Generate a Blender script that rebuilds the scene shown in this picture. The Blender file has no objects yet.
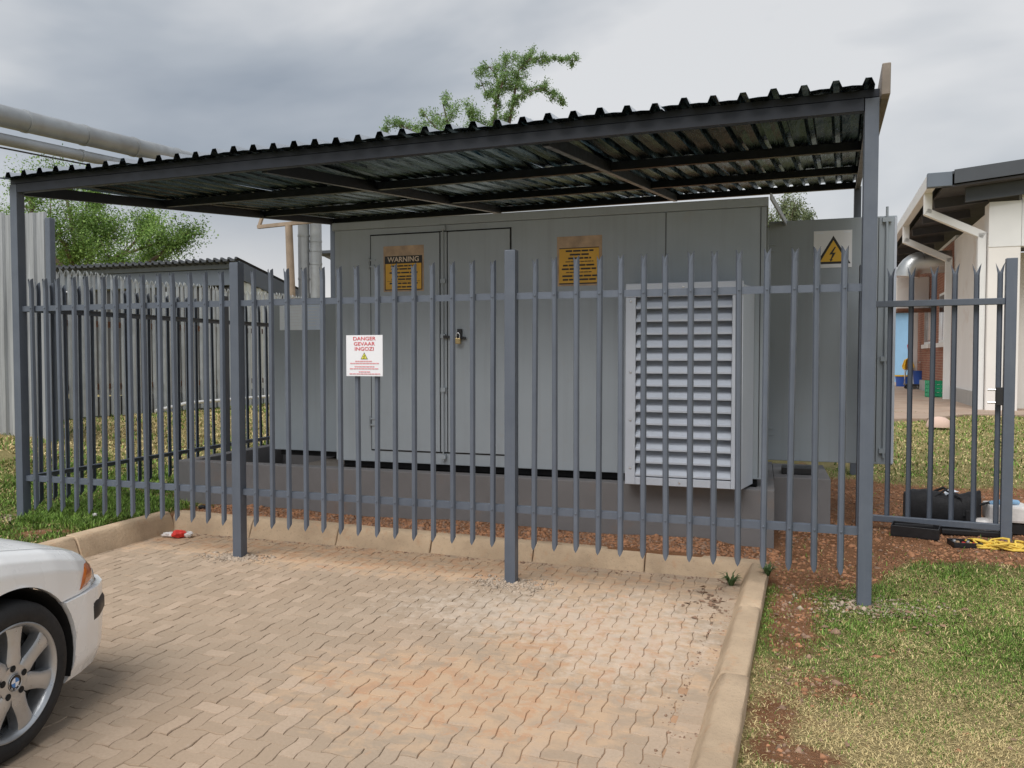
import bpy, bmesh, math, random
import numpy as np
from mathutils import Vector, Matrix

random.seed(7); RNG = np.random.default_rng(11)
R = math.radians
scene = bpy.context.scene
COL = scene.collection

# ------------------------------------------------------------------ camera
CAM = np.array([1.6174, -4.956, 1.5341]); YAW, PITCH, FPX = 0.3147, -0.0346, 771.07
cam = bpy.data.cameras.new('camera'); camo = bpy.data.objects.new('camera', cam); COL.objects.link(camo)
camo.location = CAM; camo.rotation_euler = (math.pi / 2 + PITCH, 0, YAW)
cam.sensor_width = 36.0; cam.lens = 36.0 * FPX / 1024; cam.clip_start = 0.05; cam.clip_end = 2000
scene.camera = camo

# ------------------------------------------------------------------ sky, sun, exposure
SUN_AZ, SUN_EL = R(193), R(57)          # compass style: clockwise from +Y
world = bpy.data.worlds.new('World'); scene.world = world; world.use_nodes = True
nt = world.node_tree; nt.nodes.clear()
def wn(t, **k):
    n = nt.nodes.new(t)
    for a, b in k.items(): setattr(n, a, b)
    return n
wo = wn('ShaderNodeOutputWorld'); bg = wn('ShaderNodeBackground')
sky = wn('ShaderNodeTexSky', sky_type='NISHITA', sun_disc=False); sky.sun_elevation = SUN_EL; sky.sun_rotation = SUN_AZ
sky.air_density = 1.2; sky.dust_density = 3.0
tc = wn('ShaderNodeTexCoord')
mp = wn('ShaderNodeMapping'); mp.inputs['Scale'].default_value = (1.5, 1.5, 3.2); mp.inputs['Location'].default_value = (0.35, 2.1, 0.8)
n1 = wn('ShaderNodeTexNoise'); n1.inputs['Scale'].default_value = 1.25; n1.inputs['Detail'].default_value = 5; n1.inputs['Roughness'].default_value = 0.48; n1.inputs['Distortion'].default_value = 0.25
rmp = wn('ShaderNodeValToRGB')
cr = rmp.color_ramp; cr.elements[0].position = 0.36; cr.elements[0].color = (1.35, 1.53, 1.78, 1); cr.elements[1].position = 0.66; cr.elements[1].color = (3.2, 3.23, 3.28, 1)
e = cr.elements.new(0.5); e.color = (1.95, 2.1, 2.3, 1)
sep = wn('ShaderNodeSeparateXYZ')
hz = wn('ShaderNodeMapRange'); hz.inputs['From Min'].default_value = 0.0; hz.inputs['From Max'].default_value = 0.2; hz.inputs['To Min'].default_value = 1.0; hz.inputs['To Max'].default_value = 0.0
mxh = wn('ShaderNodeMix', data_type='RGBA'); mxh.inputs[7].default_value = (4.1, 3.95, 3.85, 1)
mxs = wn('ShaderNodeMix', data_type='RGBA'); mxs.inputs[0].default_value = 0.95
L = nt.links.new
L(tc.outputs['Generated'], mp.inputs['Vector']); L(mp.outputs[0], n1.inputs['Vector']); L(n1.outputs['Fac'], rmp.inputs[0])
L(tc.outputs['Generated'], sep.inputs[0]); L(sep.outputs['Z'], hz.inputs['Value'])
L(hz.outputs[0], mxh.inputs[0]); L(rmp.outputs[0], mxh.inputs[6])
L(sky.outputs[0], mxs.inputs[6]); L(mxh.outputs[2], mxs.inputs[7])
L(mxs.outputs[2], bg.inputs['Color']); bg.inputs['Strength'].default_value = 0.1
L(bg.outputs[0], wo.inputs[0])

sl = bpy.data.lights.new('sun', 'SUN'); so = bpy.data.objects.new('sun', sl); COL.objects.link(so)
sl.energy = 1.5; sl.angle = R(50); sl.color = (1.0, 0.975, 0.945)
sd = Vector((math.sin(SUN_AZ) * math.cos(SUN_EL), math.cos(SUN_AZ) * math.cos(SUN_EL), math.sin(SUN_EL)))
so.rotation_euler = sd.to_track_quat('Z', 'Y').to_euler(); so.location = (0, -8, 12)
scene.view_settings.view_transform = 'Standard'; scene.view_settings.look = 'None'
scene.view_settings.exposure = 1.18; scene.view_settings.gamma = 1.0
scene.render.resolution_x = 1024; scene.render.resolution_y = 768

# ------------------------------------------------------------------ helpers
_F = np.array([-math.sin(YAW) * math.cos(PITCH), math.cos(YAW) * math.cos(PITCH), math.sin(PITCH)])
_R = np.array([math.cos(YAW), math.sin(YAW), 0.0]); _U = np.cross(_R, _F)
def ray(x, y): return _F + _R * (x - 512) / FPX + _U * (384 - y) / FPX
def at(x, y, X=None, Y=None, Z=None, D=None):
    """survey helper: where the sight line through a picture point meets a plane or a depth"""
    d = ray(x, y)
    t = D if D is not None else (X - CAM[0]) / d[0] if X is not None else (Y - CAM[1]) / d[1] if Y is not None else (Z - CAM[2]) / d[2]
    return CAM + t * d
def proj(P):
    d = np.asarray(P, float) - CAM; z = d @ _F
    return 512 + FPX * (d @ _R) / z, 384 - FPX * (d @ _U) / z, z
def sm(a, b, x):
    t = np.clip((np.asarray(x, float) - a) / (b - a), 0, 1); return t * t * (3 - 2 * t)
def lin(c): return tuple(((v / 255) / 12.92 if v / 255 <= 0.04045 else ((v / 255 + 0.055) / 1.055) ** 2.4) for v in c)

class MB:
    """collects shapes; build() links them as one mesh object"""
    def __init__(s): s.v = []; s.f = []; s.m = []
    def add(s, v, f, mi=0):
        b = len(s.v); s.v += [tuple(map(float, p)) for p in v]; s.f += [tuple(b + i for i in q) for q in f]; s.m += [mi] * len(f); return s
    def box(s, x0, x1, y0, y1, z0, z1, M=None, mi=0):
        v = [Vector((x, y, z)) for z in (z0, z1) for y in (y0, y1) for x in (x0, x1)]
        if M is not None: v = [M @ p for p in v]
        return s.add(v, [(0, 2, 3, 1), (4, 5, 7, 6), (0, 1, 5, 4), (2, 6, 7, 3), (0, 4, 6, 2), (1, 3, 7, 5)], mi)
    def bar(s, p0, p1, w, h, up=(0, 0, 1), mi=0):
        """box beam from p0 to p1, w wide and h deep"""
        p0 = Vector(p0); p1 = Vector(p1); d = (p1 - p0); l = d.length; d.normalize()
        r = d.cross(Vector(up))
        if r.length < 1e-5: r = d.cross(Vector((1, 0, 0)))
        r.normalize(); u = r.cross(d)
        M = Matrix((r, d, u)).transposed().to_4x4(); M.translation = p0
        return s.box(-w / 2, w / 2, 0, l, -h / 2, h / 2, M, mi)
    def tube(s, pts, r, n=8, cap=True, mi=0):
        pts = [Vector(p) for p in pts]; rs = r if isinstance(r, (list, tuple)) else [r] * len(pts)
        v = []; pr = None
        for i, p in enumerate(pts):
            d = (pts[min(i + 1, len(pts) - 1)] - pts[max(i - 1, 0)]).normalized()
            if pr is None:
                a = Vector((0, 0, 1)) if abs(d.z) < 0.9 else Vector((1, 0, 0)); pr = d.cross(a).normalized()
            else:
                pr = (pr - d * pr.dot(d)); pr.normalize()
            q = d.cross(pr)
            v += [p + (pr * math.cos(2 * math.pi * k / n) + q * math.sin(2 * math.pi * k / n)) * rs[i] for k in range(n)]
        f = [(i * n + k, i * n + (k + 1) % n, (i + 1) * n + (k + 1) % n, (i + 1) * n + k) for i in range(len(pts) - 1) for k in range(n)]
        if cap: f += [tuple(range(n - 1, -1, -1)), tuple((len(pts) - 1) * n + k for k in range(n))]
        return s.add(v, f, mi)
    def prism(s, poly, z0, z1, M=None, mi=0):
        n = len(poly); v = [Vector((x, y, z0)) for x, y in poly] + [Vector((x, y, z1)) for x, y in poly]
        if M is not None: v = [M @ p for p in v]
        return s.add(v, [tuple(range(n - 1, -1, -1)), tuple(range(n, 2 * n))] + [(i, (i + 1) % n, n + (i + 1) % n, n + i) for i in range(n)], mi)
    def lathe(s, prof, n=32, M=None, mi=0, closed=False):
        """profile of (radius, height) turned about local Z"""
        k = len(prof); v = []
        for j in range(n):
            a = 2 * math.pi * j / n
            v += [Vector((r * math.cos(a), r * math.sin(a), h)) for r, h in prof]
        if M is not None: v = [M @ p for p in v]
        f = []
        for j in range(n):
            j2 = (j + 1) % n
            for i in range(k if closed else k - 1):
                i2 = (i + 1) % k
                f.append((j * k + i, j2 * k + i, j2 * k + i2, j * k + i2))
        return s.add(v, f, mi)
    def grid(s, P, mi=0):
        a = len(P); b = len(P[0]); v = [q for row in P for q in row]
        return s.add(v, [(i * b + j, i * b + j + 1, (i + 1) * b + j + 1, (i + 1) * b + j) for i in range(a - 1) for j in range(b - 1)], mi)
    def build(s, name, mat, parent=None, bevel=0.0, smooth=False, angle=35, seg=1, weld=False, fixn=False):
        me = bpy.data.meshes.new(name)
        me.from_pydata(s.v, [], s.f)
        mats = mat if isinstance(mat, (list, tuple)) else [mat]
        for m in mats: me.materials.append(M_[m] if isinstance(m, str) else m)
        if len(mats) > 1: me.polygons.foreach_set('material_index', s.m)
        if bevel or weld or fixn:
            bm = bmesh.new(); bm.from_mesh(me)
            if weld: bmesh.ops.remove_doubles(bm, verts=bm.verts, dist=1e-5)
            if fixn: bmesh.ops.recalc_face_normals(bm, faces=bm.faces)
            if bevel:
                ed = [ed for ed in bm.edges if len(ed.link_faces) == 2 and ed.calc_face_angle(0) > 0.5]
                bmesh.ops.bevel(bm, geom=ed, offset=bevel, segments=seg, profile=0.6, affect='EDGES', clamp_overlap=True)
            bm.to_mesh(me); bm.free()
        if smooth:
            me.shade_smooth(); me.set_sharp_from_angle(angle=R(angle))
        me.update()
        o = bpy.data.objects.new(name, me); COL.objects.link(o)
        if parent is not None: o.parent = parent
        return o
def bulk(name, V, F, mat, parent=None, col=None, smooth=False):
    V = np.asarray(V, np.float32); F = np.asarray(F, np.int32); k = F.shape[1]
    me = bpy.data.meshes.new(name); me.vertices.add(len(V)); me.vertices.foreach_set('co', V.ravel())
    me.loops.add(F.size); me.loops.foreach_set('vertex_index', F.ravel())
    me.polygons.add(len(F)); me.polygons.foreach_set('loop_start', np.arange(0, F.size, k, dtype=np.int32))
    me.update(calc_edges=True)
    if col is not None:
        a = me.color_attributes.new('Col', 'FLOAT_COLOR', 'POINT'); c = np.ones((len(V), 4), np.float32); c[:, :3] = col
        a.data.foreach_set('color', c.ravel())
    me.materials.append(M_[mat])
    if smooth: me.shade_smooth()
    o = bpy.data.objects.new(name, me); COL.objects.link(o)
    if parent is not None: o.parent = parent
    return o
def tag(o, label=None, cat=None, group=None, kind=None):
    if label: o['label'] = label
    if cat: o['category'] = cat
    if group: o['group'] = group
    if kind: o['kind'] = kind
    return o
def thing(name, label, cat, loc=(0, 0, 0), rz=0, group=None):
    o = bpy.data.objects.new(name, None); COL.objects.link(o); o.empty_display_size = 0.1
    o.location = loc; o.rotation_euler = (0, 0, rz); tag(o, label, cat, group); return o
def link_copy(o, parent, loc=None, rot=None):
    c = o.copy(); COL.objects.link(c); c.parent = parent
    if loc is not None: c.location = loc
    if rot is not None: c.rotation_euler = rot
    return c
def text(s, size, mat, parent, M, name='lettering', align='CENTER', sx=1.0, ext=0.0006, bold=0.0):
    cu = bpy.data.curves.new(name, 'FONT'); cu.body = s; cu.size = size; cu.align_x = align; cu.align_y = 'CENTER'; cu.extrude = ext; cu.resolution_u = 3; cu.offset = bold
    t = bpy.data.objects.new(name, cu); COL.objects.link(t)
    bpy.context.view_layer.update()
    me = bpy.data.meshes.new_from_object(t.evaluated_get(bpy.context.evaluated_depsgraph_get()))
    bpy.data.objects.remove(t); bpy.data.curves.remove(cu)
    me.transform(M @ Matrix.Diagonal((sx, 1, 1, 1))); me.materials.clear(); me.materials.append(M_[mat])
    o = bpy.data.objects.new(name, me); COL.objects.link(o); o.parent = parent; return o

# ------------------------------------------------------------------ materials
M_ = {}
class NT:
    def __init__(s, name):
        s.m = bpy.data.materials.new(name); s.m.use_nodes = True; s.t = s.m.node_tree; s.b = s.t.nodes['Principled BSDF']; s.l = s.t.links.new
        s.pos = None
    def n(s, t, ins=None, **k):
        n = s.t.nodes.new(t)
        for a, b in k.items(): setattr(n, a, b)
        for a, b in (ins or {}).items():
            if isinstance(b, bpy.types.NodeSocket): s.l(b, n.inputs[a])
            else: n.inputs[a].default_value = b
        return n
    def P(s):
        if s.pos is None: s.pos = s.n('ShaderNodeNewGeometry').outputs['Position']
        return s.pos
    def scaled(s, sc, src=None):
        return s.n('ShaderNodeMapping', {'Vector': src or s.P(), 'Scale': sc}).outputs[0]
    def noise(s, scale, detail=4, rough=0.55, vec=None, dist=0.0):
        return s.n('ShaderNodeTexNoise', {'Vector': vec or s.P(), 'Scale': scale, 'Detail': detail, 'Roughness': rough, 'Distortion': dist}).outputs['Fac']
    def ramp(s, f, a, b, lo=0.0, hi=1.0):
        return s.n('ShaderNodeMapRange', {'Value': f, 'From Min': a, 'From Max': b, 'To Min': lo, 'To Max': hi}).outputs[0]
    def mix(s, f, a, b, blend='MIX'):
        n = s.n('ShaderNodeMix', data_type='RGBA', blend_type=blend)
        for i, x in ((0, f), (6, a), (7, b)):
            if isinstance(x, bpy.types.NodeSocket): s.l(x, n.inputs[i])
            else: n.inputs[i].default_value = (*x, 1) if isinstance(x, tuple) and len(x) == 3 else x
        return n.outputs[2]
    def mul(s, a, b, op='MULTIPLY'):
        n = s.n('ShaderNodeMath', operation=op)
        for i, x in enumerate((a, b)):
            if isinstance(x, bpy.types.NodeSocket): s.l(x, n.inputs[i])
            else: n.inputs[i].default_value = x
        return n.outputs[0]
    def set(s, **k):
        for a, b in k.items():
            i = s.b.inputs[a.replace('_', ' ')]
            if isinstance(b, bpy.types.NodeSocket): s.l(b, i)
            else: i.default_value = (*b, 1) if isinstance(b, tuple) and len(b) == 3 else b
    def bump(s, h, strength=0.3, dist=0.01):
        s.l(s.n('ShaderNodeBump', {'Height': h, 'Strength': strength, 'Distance': dist}).outputs[0], s.b.inputs['Normal'])
def plain(name, c, rough=0.5, metal=0.0, var=0.12, scale=3.0, bump=0.0, bscale=80, dirt=None, dirt_lo=0.55, dirt_hi=0.75, spec=0.5, coat=0.0, dscale=2.0):
    t = NT(name)
    f = t.ramp(t.noise(scale, 5), 0.3, 0.7, 1 - var, 1 + var)
    col = t.mix(1.0, c, t.n('ShaderNodeCombineColor', {0: f, 1: f, 2: f}).outputs[0], 'MULTIPLY')
    if dirt is not None: col = t.mix(t.ramp(t.noise(dscale, 7, 0.65), dirt_lo, dirt_hi), col, dirt)
    t.set(Base_Color=col, Roughness=t.ramp(t.noise(scale * 4, 4), 0.3, 0.7, max(rough - 0.07, 0.02), min(rough + 0.09, 1)), Metallic=metal)
    t.b.inputs['Specular IOR Level'].default_value = spec
    if coat: t.set(Coat_Weight=coat, Coat_Roughness=0.04)
    if bump: t.bump(t.noise(bscale, 3), bump, 0.004)
    M_[name] = t.m; return t.m

t = NT('steel_paint')
c = t.mix(t.ramp(t.noise(6, 5), 0.3, 0.7), (0.096, 0.114, 0.146), (0.114, 0.134, 0.168))
c = t.mix(t.ramp(t.noise(1.0, 5, 0.7, t.scaled((30, 30, 2.2))), 0.5, 0.78, 0, 0.4), c, (0.15, 0.165, 0.19))      # rain-washed chalking
c = t.mix(t.ramp(t.noise(55, 5, 0.75), 0.70, 0.76, 0, 0.8), c, (0.10, 0.055, 0.035))                              # rust specks
oi = t.n('ShaderNodeObjectInfo').outputs['Random']; v_ = t.ramp(oi, 0, 1, 0.9, 1.1)
c = t.mix(1.0, c, t.n('ShaderNodeCombineColor', {0: v_, 1: v_, 2: v_}).outputs[0], 'MULTIPLY')
t.set(Base_Color=c, Roughness=t.ramp(t.noise(20, 4), 0.3, 0.7, 0.36, 0.58)); t.bump(t.noise(150, 3), 0.08, 0.004); M_['steel_paint'] = t.m
plain('beam_paint', (0.012, 0.016, 0.026), 0.42, var=0.08, scale=5, bump=0.05, bscale=120)
t = NT('cabinet_paint')
c = t.mix(t.ramp(t.noise(1.3, 5), 0.3, 0.7), (0.305, 0.345, 0.382), (0.335, 0.376, 0.414))
c = t.mix(t.ramp(t.noise(1.0, 5, 0.7, t.scaled((16, 16, 0.55))), 0.5, 0.82, 0, 0.45), c, (0.24, 0.26, 0.275))      # rain streaks
c = t.mix(t.ramp(t.noise(5, 7, 0.7), 0.6, 0.85, 0, 0.4), c, (0.33, 0.30, 0.265))                                    # dust
c = t.mix(t.ramp(t.noise(38, 5, 0.75), 0.71, 0.76, 0, 0.7), c, (0.2, 0.2, 0.2))                                    # scuffs
t.set(Base_Color=c, Roughness=t.ramp(t.noise(6, 4), 0.3, 0.7, 0.30, 0.48))
t.bump(t.noise(1.7, 2, 0.4), 0.35, 0.03); M_['cabinet_paint'] = t.m
plain('louvre_paint', (0.50, 0.54, 0.61), 0.4, var=0.04, scale=3, bump=0.04, bscale=200)
plain('seam_black', (0.012, 0.012, 0.013), 0.8, var=0.1)
plain('bund_paint', (0.165, 0.16, 0.163), 0.75, var=0.09, scale=4, bump=0.25, bscale=60, dirt=(0.2, 0.13, 0.09), dirt_lo=0.56, dirt_hi=0.85)
plain('bund_floor', (0.16, 0.14, 0.12), 0.9, var=0.2, scale=8, bump=0.3, bscale=50)
plain('bolt_zinc', (0.75, 0.76, 0.78), 0.3, 0.9, var=0.05)
plain('brass', (0.55, 0.42, 0.22), 0.3, 0.9, var=0.1)
plain('galv_pale', (0.46, 0.49, 0.51), 0.5, 0.25, var=0.14, scale=5, dirt=(0.34, 0.345, 0.35), dirt_lo=0.55, dirt_hi=0.85)
plain('rust', (0.14, 0.065, 0.04), 0.9, var=0.3, scale=12)
plain('pipe_cladding', (0.36, 0.38, 0.395), 0.5, 0.4, var=0.15, scale=1.4, dirt=(0.22, 0.215, 0.205), dirt_lo=0.5, dirt_hi=0.8, dscale=1.2)
plain('pole_wood', (0.36, 0.28, 0.21), 0.9, var=0.2, scale=3, bump=0.3, bscale=30)
plain('shed_paint', (0.12, 0.145, 0.18), 0.5, var=0.08, scale=1.0)
plain('shed_sheet', (0.74, 0.77, 0.74), 0.5, 0.2, var=0.08, scale=1.0)
plain('cream_wall', (0.80, 0.77, 0.735), 0.85, var=0.05, scale=0.8, dirt=(0.6, 0.44, 0.34), dirt_lo=0.58, dirt_hi=0.9, dscale=0.7)
plain('white_paint', (0.76, 0.76, 0.75), 0.45, var=0.04, scale=1.5)
plain('charcoal_roof', (0.06, 0.068, 0.08), 0.55, var=0.08)
plain('soffit', (0.07, 0.07, 0.08), 0.8, var=0.15)
plain('grey_band', (0.42, 0.40, 0.37), 0.85, var=0.1, scale=2)
plain('duct_metal', (0.62, 0.63, 0.62), 0.35, 0.8, var=0.12, scale=2)
plain('window_glass', (0.03, 0.035, 0.04), 0.1, var=0.1, scale=0.6)
plain('blue_door', (0.26, 0.46, 0.68), 0.55, var=0.05)
plain('pink_wall', (0.62, 0.45, 0.37), 0.85, var=0.06)
plain('path_slab', (0.36, 0.27, 0.205), 0.9, var=0.14, scale=1.5, dirt=(0.30, 0.19, 0.13), dirt_lo=0.5, dirt_hi=0.75)
plain('black_fabric', (0.013, 0.013, 0.015), 0.75, var=0.3, scale=20, bump=0.4, bscale=90)
plain('black_plastic', (0.014, 0.014, 0.016), 0.4, var=0.2, scale=8)
plain('paper_white', (0.84, 0.90, 0.98), 0.6, var=0.03)
plain('paper_blue', (0.70, 0.80, 0.97), 0.6, var=0.04)
plain('rope_yellow', (0.72, 0.50, 0.08), 0.7, var=0.15, scale=20)
plain('blue_plastic', (0.03, 0.10, 0.42), 0.4, var=0.1)
plain('green_plastic', (0.02, 0.36, 0.17), 0.45, var=0.15, scale=6)
plain('yellow_plastic', (0.85, 0.52, 0.03), 0.5, var=0.1)
plain('red_plastic', (0.55, 0.03, 0.03), 0.45, var=0.1)
plain('red_film', (0.75, 0.05, 0.04), 0.35, var=0.2, scale=30)
plain('white_film', (0.75, 0.72, 0.70), 0.35, var=0.1, scale=30)
plain('sign_white', (0.80, 0.81, 0.84), 0.4, var=0.02)
plain('sign_yellow', (0.66, 0.37, 0.04), 0.5, var=0.08, scale=12)
plain('sign_hazard', (0.80, 0.47, 0.03), 0.4, var=0.05, scale=8)
plain('sign_tan', (0.40, 0.27, 0.16), 0.35, var=0.3, scale=10)
plain('sign_lime', (0.70, 0.68, 0.10), 0.4, var=0.05)
plain('ink_black', (0.02, 0.018, 0.016), 0.5, var=0.1)
plain('ink_red', (0.62, 0.03, 0.05), 0.5, var=0.1)
plain('ink_pink', (0.72, 0.30, 0.33), 0.5, var=0.05)
plain('ink_grey', (0.80, 0.83, 0.90), 0.5, var=0.05)
plain('ink_tan', (0.62, 0.50, 0.38), 0.5, var=0.05)
plain('car_paint', (0.90, 0.905, 0.905), 0.28, var=0.015, scale=2, coat=0.5, dirt=(0.66, 0.58, 0.5), dirt_lo=0.7, dirt_hi=1.4)
plain('tyre_rubber', (0.016, 0.016, 0.017), 0.75, var=0.3, scale=14, bump=0.2, bscale=90, dirt=(0.06, 0.05, 0.042), dirt_lo=0.55, dirt_hi=0.9, dscale=6)
plain('alloy', (0.50, 0.515, 0.53), 0.33, 0.75, var=0.1, scale=9, dirt=(0.3, 0.27, 0.24), dirt_lo=0.55, dirt_hi=0.95, dscale=7)
plain('alloy_inner', (0.34, 0.33, 0.32), 0.4, 0.7, var=0.15, scale=9)
plain('liner_black', (0.01, 0.01, 0.01), 0.9, var=0.2)
plain('amber_lens', (0.50, 0.13, 0.015), 0.12, var=0.15, scale=40, coat=0.6)
plain('clear_lens', (0.55, 0.57, 0.58), 0.08, 0.3, var=0.1, scale=20, coat=0.8)
plain('trim_black', (0.025, 0.025, 0.027), 0.5, var=0.1)
plain('badge_blue', (0.06, 0.22, 0.55), 0.3, var=0.03)
plain('bark', (0.14, 0.105, 0.08), 0.95, var=0.3, scale=6, bump=0.5, bscale=14)
plain('stone_bits', (0.27, 0.17, 0.115), 0.9, var=0.45, scale=30)
plain('soil_clod', (0.34, 0.165, 0.085), 1.0, var=0.4, scale=9)
plain('crumbs', (0.38, 0.305, 0.235), 0.95, var=0.3, scale=30)
plain('dead_leaf', (0.21, 0.13, 0.085), 0.9, var=0.5, scale=25)
plain('timber', (0.25, 0.215, 0.185), 0.85, var=0.2, scale=5, bump=0.3, bscale=24, dirt=(0.14, 0.12, 0.105), dirt_lo=0.5, dirt_hi=0.75)
plain('cable', (0.03, 0.03, 0.032), 0.6, var=0.1)

# galvanised roof sheet underside: shade and streaky reflections painted into the colour, and spangle
t = NT('roof_zinc_shaded')
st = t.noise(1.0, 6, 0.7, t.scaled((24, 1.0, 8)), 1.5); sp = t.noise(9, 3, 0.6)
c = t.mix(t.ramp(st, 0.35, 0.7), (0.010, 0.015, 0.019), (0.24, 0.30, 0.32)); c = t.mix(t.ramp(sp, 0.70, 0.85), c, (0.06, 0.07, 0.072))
t.set(Base_Color=c, Metallic=1.0, Roughness=t.ramp(st, 0.3, 0.7, 0.15, 0.36)); t.bump(t.noise(3.0, 3, 0.5, t.scaled((3, 1, 1))), 0.5, 0.02); t.set(Specular_Tint=(0.38, 0.44, 0.47)); M_['roof_zinc_shaded'] = t.m

plain('roof_zinc_lit', (0.66, 0.68, 0.70), 0.28, 0.9, var=0.12, scale=4)  # upper face of the same sheet, skylight put into a brighter colour
# tall galvanised hoarding sheet
t = NT('hoarding_zinc')
st = t.noise(1.0, 5, 0.65, t.scaled((14, 14, 0.7)))
t.set(Base_Color=t.mix(t.ramp(st, 0.3, 0.72), (0.25, 0.26, 0.275), (0.52, 0.54, 0.56)), Metallic=0.35, Roughness=0.45); M_['hoarding_zinc'] = t.m

# interlocking pavers: tan concrete, red soil dust and pale scuffs lying on it
t = NT('paver')
oi = t.n('ShaderNodeObjectInfo').outputs['Random']
at_ = t.n('ShaderNodeAttribute', attribute_name='rnd').outputs['Fac']
rnd = t.mul(oi, at_, 'ADD')
rnd = t.mul(rnd, 1.0, 'MODULO')
c = t.mix(t.ramp(rnd, 0, 1), (0.40, 0.30, 0.215), (0.475, 0.36, 0.265))
c = t.mix(t.ramp(t.noise(0.9, 4), 0.38, 0.66), c, (0.385, 0.315, 0.24), 'MIX')
c = t.mix(0.45, c, t.mix(t.ramp(t.mul(rnd, t.mul(rnd, rnd)), 0, 1), (0.38, 0.29, 0.21), (0.56, 0.43, 0.32)))
fine = t.noise(70, 4, 0.7)
c = t.mix(t.ramp(fine, 0.3, 0.7, 0.0, 0.4), c, (0.29, 0.215, 0.15))
# the red dusting: a broad patch left of the right kerb, plus blotches
sx = t.n('ShaderNodeSeparateXYZ', {0: t.P()})
def blob(cx, cy, rx, ry):
    a = t.mul(t.mul(t.mul(sx.outputs[0], cx, 'SUBTRACT'), 1 / rx), 2.0, 'POWER')
    b = t.mul(t.mul(t.mul(sx.outputs[1], cy, 'SUBTRACT'), 1 / ry), 2.0, 'POWER')
    return t.ramp(t.mul(a, b, 'ADD'), 0.1, 1.5, 1.0, 0.0)
dz = t.mul(t.mul(blob(0.35, -1.75, 0.95, 0.6), blob(0.8, -0.85, 0.8, 0.95), 'MAXIMUM'), blob(-1.3, 0.25, 3.2, 0.45), 'MAXIMUM')
dn = t.noise(5.5, 6, 0.68, t.scaled((1, 1.5, 1)), 0.4)
dm = t.ramp(t.mul(dn, t.mul(dz, 0.30), 'ADD'), 0.62, 0.82)
c = t.mix(t.mul(dm, 0.8), c, (0.53, 0.37, 0.24))
dm2 = t.ramp(t.mul(t.noise(8, 5, 0.7, None, 0.6), t.mul(dz, 0.24), 'ADD'), 0.72, 0.8)
c = t.mix(t.mul(dm2, 0.55), c, (0.48, 0.27, 0.155))
pz = t.mul(blob(0.95, -0.75, 0.55, 0.85), blob(0.4, -0.6, 1.1, 0.5), 'MAXIMUM')
pm = t.ramp(t.mul(t.noise(13, 6, 0.7), t.mul(pz, 0.26), 'ADD'), 0.62, 0.8)
c = t.mix(t.mul(pm, 0.5), c, (0.60, 0.51, 0.42))
t.set(Base_Color=c, Roughness=0.92); t.b.inputs['Specular IOR Level'].default_value = 0.2
t.bump(t.noise(110, 4, 0.7), 0.35, 0.003); M_['paver'] = t.m

t = NT('joint_sand')
sx = t.n('ShaderNodeSeparateXYZ', {0: t.P()})
c = t.mix(t.ramp(t.noise(1.6, 4), 0.4, 0.62), (0.18, 0.13, 0.09), (0.29, 0.19, 0.12))
c = t.mix(t.mul(blob(0.35, -1.6, 1.2, 0.9), 0.95), c, (0.50, 0.29, 0.165))
t.set(Base_Color=c, Roughness=1.0); M_['joint_sand'] = t.m

t = NT('kerb_concrete')
c = t.mix(t.ramp(t.noise(3, 5), 0.35, 0.68), (0.42, 0.315, 0.215), (0.58, 0.44, 0.30))
c = t.mix(t.ramp(t.noise(9, 6, 0.7), 0.56, 0.76, 0, 0.7), c, (0.48, 0.27, 0.15))
c = t.mix(t.ramp(t.noise(45, 4, 0.75), 0.56, 0.72, 0, 0.45), c, (0.24, 0.18, 0.14))
t.set(Base_Color=c, Roughness=0.92); t.b.inputs['Specular IOR Level'].default_value = 0.2
t.bump(t.noise(50, 6, 0.75), 0.9, 0.008); M_['kerb_concrete'] = t.m

# open ground: red soil under thin turf, blended by the 'Col' attribute (r: turf, g: dryness)
t = NT('ground')
a = t.n('ShaderNodeAttribute', attribute_name='Col'); sc = t.n('ShaderNodeSeparateColor', {0: a.outputs['Color']})
soil = t.mix(t.ramp(t.noise(3.5, 6, 0.65), 0.35, 0.68), (0.25, 0.115, 0.055), (0.40, 0.205, 0.11))
soil = t.mix(t.ramp(t.noise(60, 4, 0.75), 0.5, 0.7, 0, 0.7), soil, (0.40, 0.26, 0.17))
soil = t.mix(t.ramp(t.noise(24, 6, 0.75), 0.56, 0.72, 0, 0.5), soil, (0.13, 0.065, 0.037))
dry = t.mix(t.ramp(t.noise(90, 4, 0.7), 0.3, 0.7), (0.34, 0.26, 0.12), (0.60, 0.48, 0.25))
grn = t.mix(t.ramp(t.noise(70, 4, 0.7), 0.3, 0.7), (0.075, 0.10, 0.022), (0.19, 0.21, 0.06))
turf = t.mix(sc.outputs[1], grn, dry)
k = t.ramp(t.mul(sc.outputs[0], t.mul(t.mul(t.noise(14, 5, 0.7), 0.5, 'SUBTRACT'), 0.9), 'ADD'), 0.35, 0.65)
t.set(Base_Color=t.mix(k, soil, turf), Roughness=0.95); t.b.inputs['Specular IOR Level'].default_value = 0.1
t.bump(t.noise(26, 8, 0.8), 1.0, 0.045); M_['ground'] = t.m

def leafy(name, trans=0.25):
    t = NT(name); a = t.n('ShaderNodeAttribute', attribute_name='Col')
    t.set(Base_Color=a.outputs['Color'], Roughness=0.6); t.b.inputs['Specular IOR Level'].default_value = 0.25
    tr = t.n('ShaderNodeBsdfTranslucent', {'Color': a.outputs['Color']}); mx = t.n('ShaderNodeMixShader', {0: trans, 1: t.b.outputs[0], 2: tr.outputs[0]})
    t.l(mx.outputs[0], t.t.nodes['Material Output'].inputs[0]); M_[name] = t.m
leafy('leaf'); leafy('blade', 0.15)

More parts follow.
